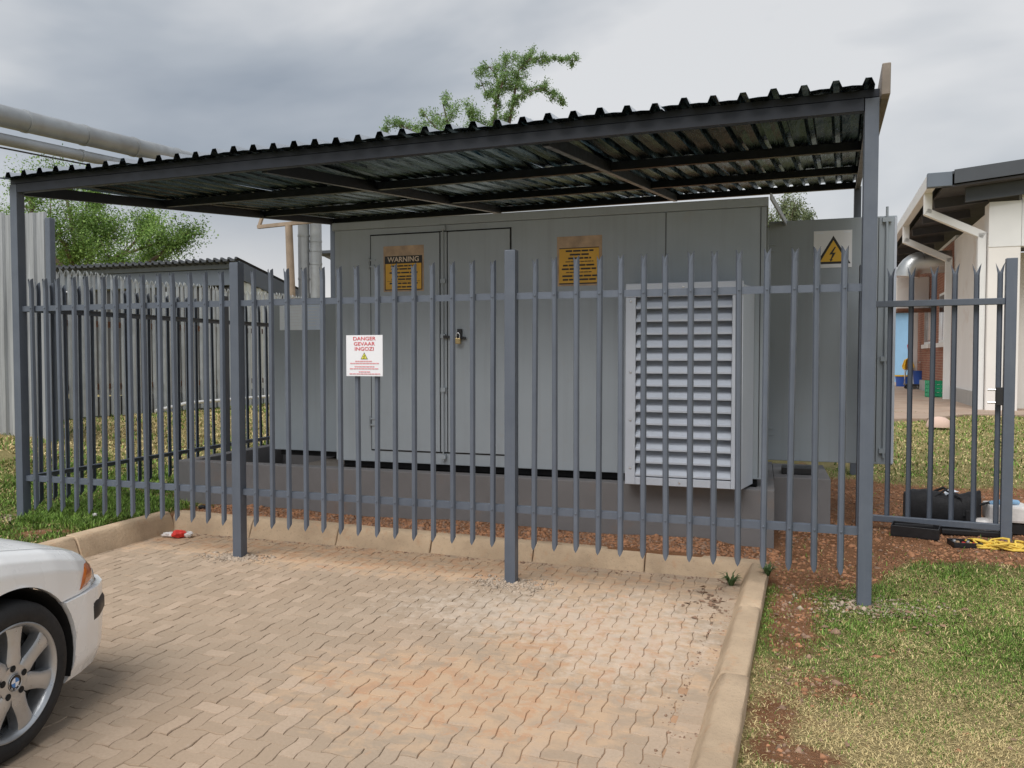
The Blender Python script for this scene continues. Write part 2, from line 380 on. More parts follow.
# far brick wall (courses under three pixels)
t = NT('face_brick')
co = t.n('ShaderNodeTexCoord').outputs['Object']
sv = t.n('ShaderNodeSeparateXYZ', {0: co}); cv = t.n('ShaderNodeCombineXYZ', {0: sv.outputs[1], 1: sv.outputs[2]})
br = t.n('ShaderNodeTexBrick', {'Vector': cv.outputs[0], 'Color1': (0.33, 0.125, 0.07, 1), 'Color2': (0.24, 0.085, 0.05, 1), 'Mortar': (0.40, 0.27, 0.2, 1), 'Scale': 1.0, 'Mortar Size': 0.007, 'Brick Width': 0.23, 'Row Height': 0.085})
t.set(Base_Color=br.outputs['Color'], Roughness=0.9); t.bump(br.outputs['Fac'], -0.4, 0.008); M_['face_brick'] = t.m

# ------------------------------------------------------------------ ground
RE, RS = 1.57, 0.055                       # the right kerb line  X = RE + RS*Y
def notch(x, y):                           # the sunken paved bay
    return (x > -3.42) & (x < RE - 0.045 + RS * y) & (y < 0.62)
def H(x, y):
    x = np.asarray(x, float); y = np.asarray(y, float)
    h = 0.125 + 0 * x
    h = h + 0.05 * sm(-3.2, -4.2, x) + 0.36 * sm(-4.5, -7.3, x)
    r = sm(1.15, 1.5, x)
    h = h + r * (-0.07 + 0.05 * sm(0.2, 2.0, y) + 0.20 * sm(3, 14, y))
    h = h + (1 - r) * 0.18 * sm(4, 14, y) * sm(-6.0, -3.0, x)
    h = h + 0.012 * np.sin(x * 3.1 + 1.3 * np.sin(y * 2.3)) * np.cos(y * 2.7) + 0.006 * np.sin(x * 11 + y * 5) * np.sin(y * 9 - x * 3)
    return h
def vnoise(x, y, s, seed=0):
    def hsh(i, j): return (np.sin(i * 127.1 + j * 311.7 + seed * 17.3) * 43758.5453) % 1.0
    x = np.asarray(x) * s; y = np.asarray(y) * s; i = np.floor(x); j = np.floor(y); fx = x - i; fy = y - j
    fx = fx * fx * (3 - 2 * fx); fy = fy * fy * (3 - 2 * fy)
    return (hsh(i, j) * (1 - fx) + hsh(i + 1, j) * fx) * (1 - fy) + (hsh(i, j + 1) * (1 - fx) + hsh(i + 1, j + 1) * fx) * fy
def fb(x, y, s, seed=0): return 0.55 * vnoise(x, y, s, seed) + 0.3 * vnoise(x, y, s * 2.1, seed + 5) + 0.15 * vnoise(x, y, s * 4.7, seed + 9)
def turf(x, y):
    """how much grass covers the soil, and how dry it is"""
    x = np.asarray(x, float); y = np.asarray(y, float)
    n = fb(x, y, 2.4); n2 = fb(x, y, 5.5, 3)
    right = x > 1.3
    # right lawn
    g = 0.86 + 0.7 * (n - 0.5)
    g = g - 0.4 * sm(0.30, 0.0, np.abs(x - 1.78 - 0.05 * y) * 1.0) * sm(0.30, 0.62, n2)      # bare along the kerb
    g = g - 0.6 * np.exp(-(((x - 1.98) / 0.20) ** 2 + ((y + 1.3) / 0.17) ** 2)) * sm(0.3, 0.55, n2) - 0.5 * np.exp(-(((x - 1.85) / 0.16) ** 2 + ((y + 1.95) / 0.1) ** 2)) - 0.7 * np.exp(-(((x - 1.8) / 0.13) ** 2 + ((y + 0.1) / 0.45) ** 2))
    soil = sm(0.12, 0.55, y - 0.85 * sm(2.2, 2.75, x)) * sm(5.4, 3.6, y) * sm(6.5, 4.4, x)
    soil = soil * (1 - 0.9 * sm(2.3, 2.8, x) * sm(1.15, 0.7, y) * sm(0.35, 0.62, n))
    g = g - 0.8 * soil
    d = 0.30 + 0.42 * sm(-0.4, -1.5, y) + 0.5 * (fb(x, y, 1.7, 21) - 0.5) * 2
    d = np.where(y > 3, 0.55 + 0.6 * (n2 - 0.5), d)
    # left lawn and inside the cage
    gl = 0.92 + 0.5 * (n - 0.5) - 0.9 * sm(-3.75, -3.15, x) * sm(0.3, 0.5, y)
    gl = gl - 0.75 * np.exp(-(((x + 3.95) / 0.5) ** 2 + ((y + 0.35) / 0.22) ** 2)) * sm(0.25, 0.6, n2) - 0.5 * np.exp(-(((x + 4.45) / 0.2) ** 2 + ((y + 0.0) / 0.16) ** 2))
    gl = gl - 0.8 * sm(0.5, 0.9, y) * sm(-3.6, -3.0, x)
    dl = 0.14 + 0.30 * sm(0.8, 3.0, y) + 0.4 * (n2 - 0.5) + 0.35 * sm(-4.6, -6.5, x)
    return np.clip(np.where(right, g, gl), 0, 1), np.clip(np.where(right, d, dl), 0, 1)

xs = np.concatenate([[-400, -200, -100, -60, -40, -30, -24, -20, -17], np.arange(-15, -7, 0.5), np.arange(-7, -3.6, 0.14), np.arange(-3.6, -3.2, 0.06), np.arange(-3.2, 1.2, 0.16), np.arange(1.2, 4.6, 0.06), np.arange(4.6, 9, 0.25), np.arange(9, 16, 1.0), [18, 24, 32, 45, 70, 120, 250, 400]])
ys = np.concatenate([[-400, -200, -90, -50, -30, -20, -14], np.arange(-10, -3.4, 0.8), np.arange(-3.4, 2.6, 0.06), np.arange(2.6, 9, 0.18), np.arange(9, 18, 0.6), np.arange(18, 40, 3), [45, 60, 90, 150, 250, 400]])
GX, GY = np.meshgrid(xs, ys)
GXs = GX + RS * np.clip(GY, -9, 2) * np.clip(1 - np.abs(GX - RE) / 1.0, 0, 1)
GZ = H(GXs, GY); inn = notch(GXs, GY) & (GY > -12)
GZ = np.where(inn, -0.09, GZ)
far = sm(60, 200, np.hypot(GXs, GY)); GZ = GZ * (1 - far)
tg, td = turf(GXs, GY)
nx, ny = len(xs), len(ys); idx = np.arange(nx * ny).reshape(ny, nx)
F = np.stack([idx[:-1, :-1], idx[:-1, 1:], idx[1:, 1:], idx[1:, :-1]], -1).reshape(-1, 4)
ground = bulk('ground', np.stack([GXs, GY, GZ], -1).reshape(-1, 3), F, 'ground', col=np.stack([tg, td, 0 * tg], -1).reshape(-1, 3), smooth=True)
tag(ground, kind='structure')

# ------------------------------------------------------------------ paved bay
paving = MB().grid([[(-3.6, -11.9, -0.0052), (RE + 0.05 - 11.9 * RS, -11.9, -0.0052)], [(-3.6, 0.66, -0.0052), (RE + 0.05 + 0.66 * RS, 0.66, -0.0052)]]).build('paving', 'joint_sand')
tag(paving, kind='structure')
PU = 0.0745; AMP = 0.0058
def warp(ix, iy):                           # the wavy joint line: the same for both neighbours
    return np.array([AMP * math.sin(math.pi * iy) * (1.0), AMP * math.sin(math.pi * ix)])
def paver_outline(ix, iy, w, h, wav=True):
    c = []
    nseg = 2
    def edge(a, b):
        n = int(max(abs(b[0] - a[0]), abs(b[1] - a[1]))) * nseg
        for k in range(n):
            q = (a[0] + (b[0] - a[0]) * k / n, a[1] + (b[1] - a[1]) * k / n)
            d = warp(*q) if wav else np.zeros(2)
            c.append((q[0] * PU + d[0], q[1] * PU + d[1]))
    P = [(ix, iy), (ix + w, iy), (ix + w, iy + h), (ix, iy + h)]
    for k in range(4): edge(P[k], P[(k + 1) % 4])
    return np.array(c)
def paver_geo(ix, iy, w, h, wav=True):
    o = paver_outline(ix, iy, w, h, wav); ctr = np.array([(ix + w / 2) * PU, (iy + h / 2) * PU]); o = o - ctr
    n = len(o)
    def inset(dd):
        nx_ = np.roll(o, -1, 0) - np.roll(o, 1, 0); nrm = np.stack([-nx_[:, 1], nx_[:, 0]], -1); nrm /= np.linalg.norm(nrm, axis=1)[:, None]
        return o + nrm * dd
    a, b = inset(0.0011), inset(0.0034)
    V = [(x, y, -0.02) for x, y in a] + [(x, y, -0.004) for x, y in a] + [(x, y, 0) for x, y in b]
    Fq = [(i, (i + 1) % n, n + (i + 1) % n, n + i) for i in range(n)] + [(n + i, n + (i + 1) % n, 2 * n + (i + 1) % n, 2 * n + i) for i in range(n)] + [tuple(range(2 * n, 3 * n))]
    return V, Fq, ctr
cells = []
for ix in range(-48, 22):
    for iy in range(-80, 10):
        k = (ix - iy) % 4
        if k == 0: cells.append((ix, iy, 2, 1, True))
        elif k == 3 and (ix - (iy + 1)) % 4 == 2: cells.append((ix, iy, 1, 2, True))
# header course beside the right kerb
EX = 12.0
def kx(y): return RE - 0.07 + RS * y
sel = []
for ix, iy, w, h, wv in cells:
    cx, cy = (ix + w / 2) * PU, (iy + h / 2) * PU
    if -3.42 < cx < kx(cy) - 0.09 and -5.8 < cy < 0.62: sel.append((cx, cy, 'h', ix, iy, w, h))
for k in range(-78, 8):
    cy = (k + 0.5) * PU; sel.append((kx(cy) - 0.045, cy, 'e', 0, k, 2, 1))
def score(q):
    x, y, z = proj((q[0], q[1], 0))
    ins = -10 < x < 1034 and y < 775 and z > 0.5
    hid = x < 80 and y > 560 and x < 90 - (y - 640) * 0.2
    return (0 if ins and not hid else 50) + z
sel.sort(key=score)
pcache = {}; SV, SF, SR = [], [], []
for i, (cx, cy, kind, ix, iy, w, h) in enumerate(sel):
    key = (kind, ix % 2, iy % 2, w, h) if kind == 'h' else ('e',)
    if key not in pcache:
        V, Fq, _ = paver_geo(ix % 2 if kind == 'h' else 0, iy % 2 if kind == 'h' else 0, w, h, kind == 'h')
        me = bpy.data.meshes.new('paver'); me.from_pydata(V, [], Fq); me.materials.append(M_['paver']); me.update(); pcache[key] = (me, V, Fq)
    me, V, Fq = pcache[key]
    dz = random.gauss(0.001, 0.0014); rx, ry, rz = random.gauss(0, 0.006), random.gauss(0, 0.006), random.gauss(0, 0.004) + (math.atan(-RS) if kind == 'e' else 0)
    if kind == 'e': dz += 0.005
    if i < 300:
        o = bpy.data.objects.new('paver', me); COL.objects.link(o); o.parent = paving
        o.location = (cx, cy, dz); o.rotation_euler = (rx, ry, rz)
    else:
        b = len(SV); A = np.array(V); cz, sz = math.cos(rz), math.sin(rz)
        X = A[:, 0] * cz - A[:, 1] * sz; Y = A[:, 0] * sz + A[:, 1] * cz
        SV += list(zip(X + cx, Y + cy, A[:, 2] + dz + rx * Y - ry * X)); SF += [tuple(b + j for j in q) for q in Fq]; SR += [random.random()] * len(V)
me = bpy.data.meshes.new('paver_field'); me.from_pydata(SV, [], SF); me.materials.append(M_['paver'])
a = me.attributes.new('rnd', 'FLOAT', 'POINT'); a.data.foreach_set('value', SR); me.update()
o = bpy.data.objects.new('paver_field', me); COL.objects.link(o); o.parent = paving; tag(o, kind='stuff')

# ------------------------------------------------------------------ kerbs
def kerb_run(root, p0, p1, z0, z1, inward, n, prof):
    p0 = Vector(p0); p1 = Vector(p1); d = (p1 - p0); l = d.length / n; d.normalize(); inw = Vector(inward)
    for k in range(n):
        mb = MB(); g = 0.004
        a = p0 + d * (l * k + g); b = p0 + d * (l * (k + 1) - g)
        za = z0 + (z1 - z0) * k / n; zb = z0 + (z1 - z0) * (k + 1) / n
        jx, jz = random.gauss(0, 0.004), random.gauss(0, 0.003)
        rows = []
        for s in range(7):
            q = a.lerp(b, s / 6); zt = za + (zb - za) * s / 6
            rows.append([(q + inw * (u + jx + random.gauss(0, 0.0012)) + Vector((0, 0, w * zt + jz * (w > 0.1) + random.gauss(0, 0.0012)))) for u, w in prof])
        mb.grid(rows); m = len(prof)
        mb.add(rows[0], [tuple(range(m))]); mb.add(rows[-1], [tuple(range(m - 1, -1, -1))])
        mb.build('kerb_stone', 'kerb_concrete', root, bevel=0.006, weld=True, fixn=True, smooth=True, angle=40)
kerb = bpy.data.objects.new('kerb', None); COL.objects.link(kerb); tag(kerb, kind='structure')
PB = [(0.02, -0.3), (0.0, 0.02), (-0.045, 0.75), (-0.065, 0.96), (-0.085, 1.0), (-0.165, 1.0), (-0.175, 0.5), (-0.175, -0.3)]
kerb_run(kerb, (-3.36, 0.535, 0), (1.66, 0.535, 0), 0.160, 0.118, (0, 1, 0), 6, [(-u, w) for u, w in PB])
kerb_run(kerb, (-3.30, 0.56, 0), (-3.30, -6.4, 0), 0.165, 0.165, (-1, 0, 0), 7, [(-u, w) for u, w in PB])
PR = [(0.06, -0.3), (0.03, 0.02), (-0.02, 0.82), (-0.033, 0.97), (-0.05, 1.0), (-0.135, 1.0), (-0.145, 0.93), (-0.145, -0.3)]
kerb_run(kerb, (RE - 0.065 + RS * 0.56, 0.56, 0), (RE - 0.065 - RS * 6.4, -6.4, 0), 0.125, 0.132, (1, -RS, 0), 7, [(-u, w) for u, w in PR])

# ------------------------------------------------------------------ carport
FLX = 0.091
def rp(X, Y, Z):                         # the roof fans out a little towards its right rear corner
    return (X + FLX * Y * (X + 4.4) / 6.6, Y, Z)
SLOPE = 0.113; ZB = 2.945
def zb(X, Y): return ZB + 0.0064 * X + SLOPE * Y          # underside of the steel
carport = thing('carport', 'dark steel carport with corrugated zinc roof over the grey generator cabinet', 'carport', (0, 0, 0))
PW = 0.038
for X, Y in ((-4.4, 0), (2.2, 0), (-4.4, 5.07), (2.2, 5.07)):
    x, y, _ = rp(X, Y, 0); z0 = float(H(x, y)) - 0.05
    MB().box(x - PW, x + PW, y - PW, y + PW, z0, zb(X, Y) + 0.02 if Y else zb(X, Y) + 0.07).build('post', 'steel_paint', carport, bevel=0.004, seg=2)
BW = 0.05
def rbar(name, A, B, w, h, mat='beam_paint', dz=0.0):
    a = rp(A[0], A[1], zb(*A) + h / 2 + dz); b = rp(B[0], B[1], zb(*B) + h / 2 + dz)
    return MB().bar(a, b, w, h).build(name, mat, carport, bevel=0.003)
rbar('front_beam', (-4.36, -0.012), (2.16, -0.012), 0.05, 0.075)
for X in (-4.4, -1.98, 0.22, 2.2): rbar('rafter', (X, 0.045), (X, 5.03), 0.05, 0.088, dz=-0.012)
for Y in (1.7, 3.4, 5.07): rbar('purlin', (-4.42, Y), (2.22, Y), 0.05, 0.072, dz=0.004)
rbar('purlin', (-4.45, 0.005), (2.24, 0.005), 0.05, 0.048, dz=0.077)
PITCH_R = 0.1715; HT = 0.040
def sheet(x0, n, last):
    prof = []
    for k in range(n):
        b = x0 + k * PITCH_R
        prof += [(b, 0), (b + 0.052, 0.003), (b + 0.104, 0), (b + 0.121, HT), (b + 0.154, HT), (b + PITCH_R, 0)]
    prof += [(x0 + n * PITCH_R + 0.01, 0)] if not last else []
    ysn = [-0.135, -0.07, 0.0, 0.6, 1.2, 1.7, 2.3, 2.9, 3.4, 4.0, 4.6, 5.07, 5.25]
    rows = []; ph = random.random() * 6; lift = random.gauss(0.0, 0.003)
    for th in (0.0, -0.0016):
        rr = []
        for y in ysn:
            yy = y + (random.gauss(0, 0.006) * 0 + lift if y < -0.1 else 0)
            rr.append([rp(x, yy, zb(x, yy) + 0.127 - 0.047 * float(sm(0.1, 1.65, yy)) + z + th + lift + 0.004 * math.sin(ph + y * 2.1 + x * 3) + (0.004 * math.sin(x * 9 + ph) if y < -0.05 else 0)) for x, z in prof])
        rows.append(rr)
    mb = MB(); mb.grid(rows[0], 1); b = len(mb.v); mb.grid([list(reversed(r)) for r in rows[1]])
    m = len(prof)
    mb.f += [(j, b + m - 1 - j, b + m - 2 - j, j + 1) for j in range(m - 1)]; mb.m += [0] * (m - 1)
    return mb.build('roof_sheet', ['roof_zinc_shaded', 'roof_zinc_lit'], carport)
NS = 10
for k in range(NS): sheet(-4.47 + k * 4 * PITCH_R - 0.004 * (k % 2), 4 if k < NS - 1 else 3, k == NS - 1)
pl = MB()
a = rp(2.27, -0.16, zb(2.2, -0.16) + 0.15); b = rp(2.27, 5.2, zb(2.2, 5.2) + 0.15)
MB().bar(a, b, 0.045, 0.17).build('barge_board', 'timber', carport, bevel=0.004)

# ------------------------------------------------------------------ palisade fences
PROF = [(-0.0195, 0.011), (-0.012, -0.008), (0.0, -0.011), (0.012, -0.008), (0.0195, 0.011)]
def pale_mesh(name, zbot, ztop, mat, point=True, horn=0.001, wide=1.0, ratio=1.0, nd=0.035, bolts=(0.50, 1.945)):
    th = 0.0028; mb = MB(); zl = [0.045, 0.02, 0.0, 0.02, 0.045] if point else [0] * 5
    zt = [0.0, -nd * 0.35, -nd, -nd * 0.35, 0.0]; sgn = [-1, -0.6, 0, 0.6, 1]
    rows = []
    for off in (0, th):
        rows.append([[(x * wide, (y + off) * ratio, zbot + zl[i]) for i, (x, y) in enumerate(PROF)],
                     [(x * wide, (y + off) * ratio, ztop - 0.085) for i, (x, y) in enumerate(PROF)],
                     [(x * wide + sgn[i] * horn, (y + off) * ratio - (0.008 if i != 2 else 0), ztop + zt[i]) for i, (x, y) in enumerate(PROF)]])
    mb.grid(rows[0]); b = len(mb.v); mb.grid([list(reversed(r)) for r in rows[1]])
    n = 5
    loop = [0, 1, 2, 3, 4, 9, 14, 13, 12, 11, 10, 5]; mir = lambda i: b + (i // 5) * 5 + (4 - i % 5)
    for k in range(len(loop)):
        i, j = loop[k], loop[(k + 1) % len(loop)]; mb.f.append((j, i, mir(i), mir(j))); mb.m.append(0)
    for zz in bolts: mb.lathe([(0.0, 0.005), (0.0055, 0.004), (0.008, 0.0)], 6, Matrix.Translation((0, -0.0105 * ratio, zz)) @ Matrix.Rotation(R(90), 4, 'X'))
    o = mb.build(name, mat); me = o.data; bpy.data.objects.remove(o); return me
PALE = pale_mesh('pale', 0.24, 2.195, 'steel_paint')
def add_pale(me, parent, x, y, rz=0, dz=0.0):
    o = bpy.data.objects.new('pale', me); COL.objects.link(o); o.parent = parent; o.location = (x, y, dz + random.gauss(0, 0.002)); o.rotation_euler = (random.gauss(0, 0.003), random.gauss(0, 0.0035), rz + random.gauss(0, 0.02))
    return o
def angle_rail(mb, a, b, zt, side=1, s=0.045):
    """angle iron: a level flange on top and an upright one, between ground points a and b"""
    a = Vector((a[0], a[1], 0)); b = Vector((b[0], b[1], 0)); d = (b - a).normalized(); nrm = Vector((-d.y, d.x, 0)) * side
    mb.bar(a + Vector((0, 0, zt - s / 2)), b + Vector((0, 0, zt - s / 2)), 0.005, s)
    mb.bar(a + nrm * (s / 2 + 0.0027) + Vector((0, 0, zt - 0.0025)), b + nrm * (s / 2 + 0.0027) + Vector((0, 0, zt - 0.0025)), s, 0.005)
fence = thing('palisade_fence', 'slate grey steel palisade fence along the paved bay, in front of the generator', 'fence')
for X in (-2.2, 0.0):
    p = MB().box(X - PW, X + PW, -PW, PW, -0.05, 2.25).build('post', 'steel_paint', fence, bevel=0.004, seg=2)
    MB().box(X - PW + 0.002, X + PW - 0.002, -PW + 0.002, PW - 0.002, 2.2505, 2.2535).build('post_cap', 'steel_paint', p)
for k in range(3):
    a, b = -4.4 + 2.2 * k + PW, -2.2 + 2.2 * k - PW
    for zt in (1.967, 0.5245):
        mb = MB(); angle_rail(mb, (a, -0.005), (b, -0.005), zt); mb.build('rail', 'steel_paint', fence)
    for j in range(14): add_pale(PALE, fence, -4.385 + 2.2 * k + 2.2 / 15 * (j + 1), -0.022)
# left return fence, running back from the first post
sidef = thing('palisade_fence', 'slate grey palisade fence running back along the left side of the cage, beside the lawn', 'fence')
for y in (2.62,):
    MB().box(-4.4 - PW, -4.4 + PW, y - PW, y + PW, 0.1, 2.25).build('post', 'steel_paint', sidef, bevel=0.004, seg=2)
for y0, y1 in ((PW, 2.62 - PW), (2.62 + PW, 5.03)):
    for zt in (1.967, 0.5245):
        mb = MB(); angle_rail(mb, (-4.395, y0), (-4.395, y1), zt, -1); mb.build('rail', 'steel_paint', sidef)
    n = 17
    for j in range(n): add_pale(PALE, sidef, -4.42, y0 + (y1 - y0) * (j + 1) / (n + 1), R(-90))
# hinge post and the open gate at the right
HX, HY = 2.41, 2.06
jamb = MB().box(HX - PW, HX + PW, HY - PW, HY + PW, 0.05, 2.3).build('gate_post', 'steel_paint', None, bevel=0.004, seg=2)
tag(jamb, 'slate grey steel gate post half hidden behind the right carport post', 'post')
GA = Vector((HX + 0.06, HY - 0.02, 0)); GB = Vector((3.475, 1.94, 0)); gd = (GB - GA).normalized(); grz = math.atan2(gd.y, gd.x)
gate = thing('palisade_gate', 'dark grey palisade gate standing open at the right of the cage', 'gate', (GA.x, GA.y, 0.0), grz)
GL = (GB - GA).length
MB().box(-0.025, 0.025, -0.025, 0.025, 0.14, 2.0).build('stile', 'steel_paint', gate, bevel=0.003)
MB().box(GL - 0.075, GL + 0.0, -0.035, 0.035, 0.10, 2.30).build('stile', 'steel_paint', gate, bevel=0.004, seg=2)
for zt in (1.995, 0.245 - 0.02):
    MB().box(0.026, GL - 0.076, -0.022, 0.022, zt - 0.05, zt).build('rail', 'steel_paint', gate, bevel=0.003)
GP = pale_mesh('gate_pale', 0.19, 2.275, 'steel_paint', point=False, horn=0.012, nd=0.07)
for j in range(6): add_pale(GP, gate, 0.135 + j * 0.155, 0.034, math.pi)
bt = MB(); bt.box(GL - 0.125, GL - 0.077, -0.03, 0.0, 1.16, 1.30); bt.build('bolt_plate', 'trim_black', gate, bevel=0.003)
bt = MB()
for z in (1.18, 1.28): bt.tube([(GL - 0.18, -0.012, z), (GL - 0.1255, -0.012, z)], 0.009, 8)
bt.build('bolt', 'bolt_zinc', gate)

# ------------------------------------------------------------------ bund plinth
PZ = 0.53; GZ0 = 0.02
bund = thing('bund_plinth', 'low painted concrete bund plinth beneath the generator cabinet', 'plinth')
WT = 0.13
def wall(x0, x1, y0, y1, z1=PZ, name='bund_wall'): return MB().box(x0, x1, y0, y1, GZ0, z1).build(name, 'bund_paint', bund, bevel=0.008, seg=2)
wall(-3.82, 1.71, 1.15, 1.15 + WT)
wall(-3.82, -3.82 + WT, 1.15 + WT + 0.001, 2.72, PZ - 0.002)
wall(-3.82, 1.71, 2.721, 2.721 + WT, PZ - 0.001)
wall(1.71 - WT, 1.71, 1.15 + WT + 0.001, 2.719, PZ - 0.003)
wall(1.711, 2.16, 1.88, 2.76, PZ - 0.002, 'end_block')
MB().box(-3.68, 1.57, 1.29, 2.71, GZ0, 0.30).build('bund_floor', 'bund_floor', bund)
MB().box(-2.6, -2.2, 1.29, 2.2, 0.301, 0.505).build('plinth_beam', 'bund_floor', bund, bevel=0.01)

# ------------------------------------------------------------------ generator cabinet
GF, GB_ = 1.30, 2.42; GX0, GX1 = -2.13, 1.63; GZb, GZt = 0.585, 2.76
gen = thing('generator_cabinet', 'large grey sheet steel generator cabinet standing under the carport roof', 'generator')
sh = MB()
sh.box(GX0, GX1, GF + 0.004, GF + 0.05, GZb, GZt - 0.07)          # front skin
sh.box(GX0, GX0 + 0.04, GF + 0.051, GB_, GZb, GZt - 0.07)         # left end
sh.box(GX0 + 0.041, GX1, GB_ - 0.04, GB_, GZb, GZt - 0.07)        # back
sh.box(GX1 - 0.05, GX1 + 0.026, GB_ - 0.11, GB_ - 0.041, GZb, GZt - 0.07)          # rear hinge post
sh.build('shell', 'cabinet_paint', gen, bevel=0.004)
MB().box(GX0 - 0.02, GX1 + 0.015, GF - 0.012, GB_ + 0.02, GZt - 0.069, GZt).build('roof_lip', 'cabinet_paint', gen, bevel=0.006, seg=2)
MB().box(GX1 - 0.3, GX1 - 0.26, GF + 0.051, GB_ - 0.041, GZb, GZt - 0.071).build('inner_bulkhead', 'seam_black', gen)
MB().box(GX0 + 0.05, GX1 - 0.05, GF + 0.06, GB_ - 0.06, PZ + 0.001, GZb - 0.001).build('base_frame', 'seam_black', gen)
MB().box(GX0 + 0.3, GX1 - 0.3, GF + 0.1, GB_ - 0.1, 0.301, PZ).build('skid', 'seam_black', gen)
# double doors: leaves set in a dark gap
MB().box(-1.765, -0.425, GF + 0.0005, GF + 0.0038, 0.688, 2.637).build('door_gap', 'seam_black', gen)
doorL = MB().box(-1.755, -1.085, GF - 0.008, GF + 0.0002, 0.70, 2.625).build('door', 'cabinet_paint', gen, bevel=0.002)
doorR = MB().box(-1.006, -0.437, GF - 0.008, GF + 0.0002, 0.70, 2.625).build('door', 'cabinet_paint', gen, bevel=0.002)
MB().box(-1.075, -1.016, GF - 0.006, GF + 0.0002, 0.70, 2.628).build('door_jamb', 'cabinet_paint', gen, bevel=0.002)
def hinge(x, z, y=GF - 0.008, par=gen, s=1):
    mb = MB(); mb.tube([(x, y - 0.008, z - 0.05), (x, y - 0.008, z + 0.05)], 0.008, 8)
    for q in (-0.028, 0.028): mb.bar((x, y - 0.006, z + q), (x + 0.07 * s, y - 0.004, z + q), 0.008, 0.012)
    mb.build('hinge', 'cabinet_paint', par, smooth=True)
for z in (0.95, 2.38): hinge(-1.775, z); hinge(-0.42, z, s=-1)
# rod lock and hasp on the right leaf
mb = MB(); mb.tube([(-1.046, GF - 0.022, 0.62), (-1.046, GF - 0.022, 2.68)], 0.006, 8)
for z in (0.66, 1.25, 1.72, 2.2, 2.66): mb.box(-1.068, -1.024, GF - 0.03, GF - 0.0065, z - 0.018, z + 0.018)
mb.build('lock_rod', 'cabinet_paint', gen, smooth=True)
mb = MB(); mb.bar((-1.04, GF - 0.03, 1.715), (-0.83, GF - 0.028, 1.70), 0.006, 0.022); mb.box(-0.91, -0.87, GF - 0.03, GF - 0.009, 1.69, 1.78)
mb.build('hasp', 'trim_black', gen)
pk = thing('padlock', 'small brass padlock hanging from the hasp of the cabinet door', 'padlock', (-0.895, GF - 0.05, 1.655))
MB().box(-0.025, 0.025, -0.012, 0.012, -0.005, 0.045).build('body', 'brass', pk, bevel=0.005, seg=2)
MB().tube([(-0.016, 0, 0.045), (-0.016, 0, 0.075), (-0.008, 0, 0.088), (0.008, 0, 0.088), (0.016, 0, 0.075), (0.016, 0, 0.045)], 0.004, 8).build('shackle', 'bolt_zinc', pk, smooth=True)
# panel seams right of the doors
for x in (0.87, 1.59): MB().box(x - 0.003, x + 0.003, GF + 0.001, GF + 0.0039, 0.60, 2.685).build('seam', 'trim_black', gen)
# louvred intake hood
LX0, LX1, LY, LZ0, LZ1 = 0.605, 1.475, 1.0, 0.55, 2.095
hood = MB(); tk = 0.02
hood.box(LX0, LX0 + tk, LY, GF - 0.001, LZ0, LZ1 - 0.0205); hood.prism([(LX1 - tk, LY), (LX1, LY), (LX1 + 0.075, GF - 0.001), (LX1 + 0.055, GF - 0.001)], LZ0, LZ1 - 0.0205)
hood.box(LX0, LX1, LY, GF - 0.001, LZ1 - tk, LZ1); hood.box(LX0 + tk + 0.001, LX1 - tk - 0.001, LY, GF - 0.001, LZ0, LZ0 + tk)
hood.box(LX0 + tk + 0.001, LX1 - tk - 0.001, GF - 0.02, GF - 0.002, LZ0 + tk + 0.001, LZ1 - tk - 0.001)
hood = hood.build('intake_hood', 'louvre_paint', gen, bevel=0.003)
fr = MB(); y0, y1 = LY - 0.012, LY - 0.0005
fr.box(LX0, LX0 + 0.078, y0, y1, LZ0, LZ1 - 0.101); fr.box(LX1 - 0.078, LX1, y0, y1, LZ0, LZ1 - 0.101)
fr.box(LX0 + 0.079, LX1 - 0.079, y0, y1, LZ0, LZ0 + 0.06); fr.box(LX0, LX1, y0 - 0.003, y1, LZ1 - 0.1, LZ1 + 0.004)
fr.build('frame', 'louvre_paint', hood, bevel=0.003)
bz0, bz1 = LZ0 + 0.06, LZ1 - 0.1; NSL = 14; pt = (bz1 - bz0) / NSL
slat = None
for k in range(NSL):
    if slat is None:
        m = MB(); pf = [(-0.010, 0.002), (-0.010, -0.011), (-0.007, -0.011), (-0.007, 0.0), (0.085, 0.082), (0.083, 0.084)]
        P = [[(x, y, z) for y, z in pf] for x in (LX0 + 0.08, LX1 - 0.08)]
        m.grid(P); m.f += [(5, 0, 6, 11)]; m.m += [0]; m.add([P[0][i] for i in range(6)], [(0, 1, 2, 3, 4, 5)]); m.add([P[1][i] for i in range(6)], [(5, 4, 3, 2, 1, 0)])
        slat = m.build('slat', 'louvre_paint', hood, weld=True, fixn=True); slat.location = (0, LY, bz0 + 0.02 + pt * k)
    else: link_copy(slat, hood, (0, LY, bz0 + 0.02 + pt * k))
bolt = None
for x, z in ((LX0 + 0.04, LZ1 - 0.13), (LX1 - 0.04, LZ1 - 0.13), (LX0 + 0.04, 1.42), (LX1 - 0.04, 1.42), (LX0 + 0.04, 0.68), (LX1 - 0.04, 0.68), (LX0 + 0.04, 1.05), (LX1 - 0.04, 1.05), ((LX0 + LX1) / 2 - 0.02, LZ0 + 0.03), ((LX0 + LX1) / 2, LZ1 - 0.03)):
    if bolt is None:
        bolt = MB().lathe([(0.0, 0.006), (0.006, 0.005), (0.010, 0.0)], 10, Matrix.Rotation(R(90), 4, 'X')).build('bolt', 'bolt_zinc', hood, smooth=True); bolt.location = (x, LY - 0.0155, z)
    else: link_copy(bolt, hood, (x, LY - 0.0155, z))
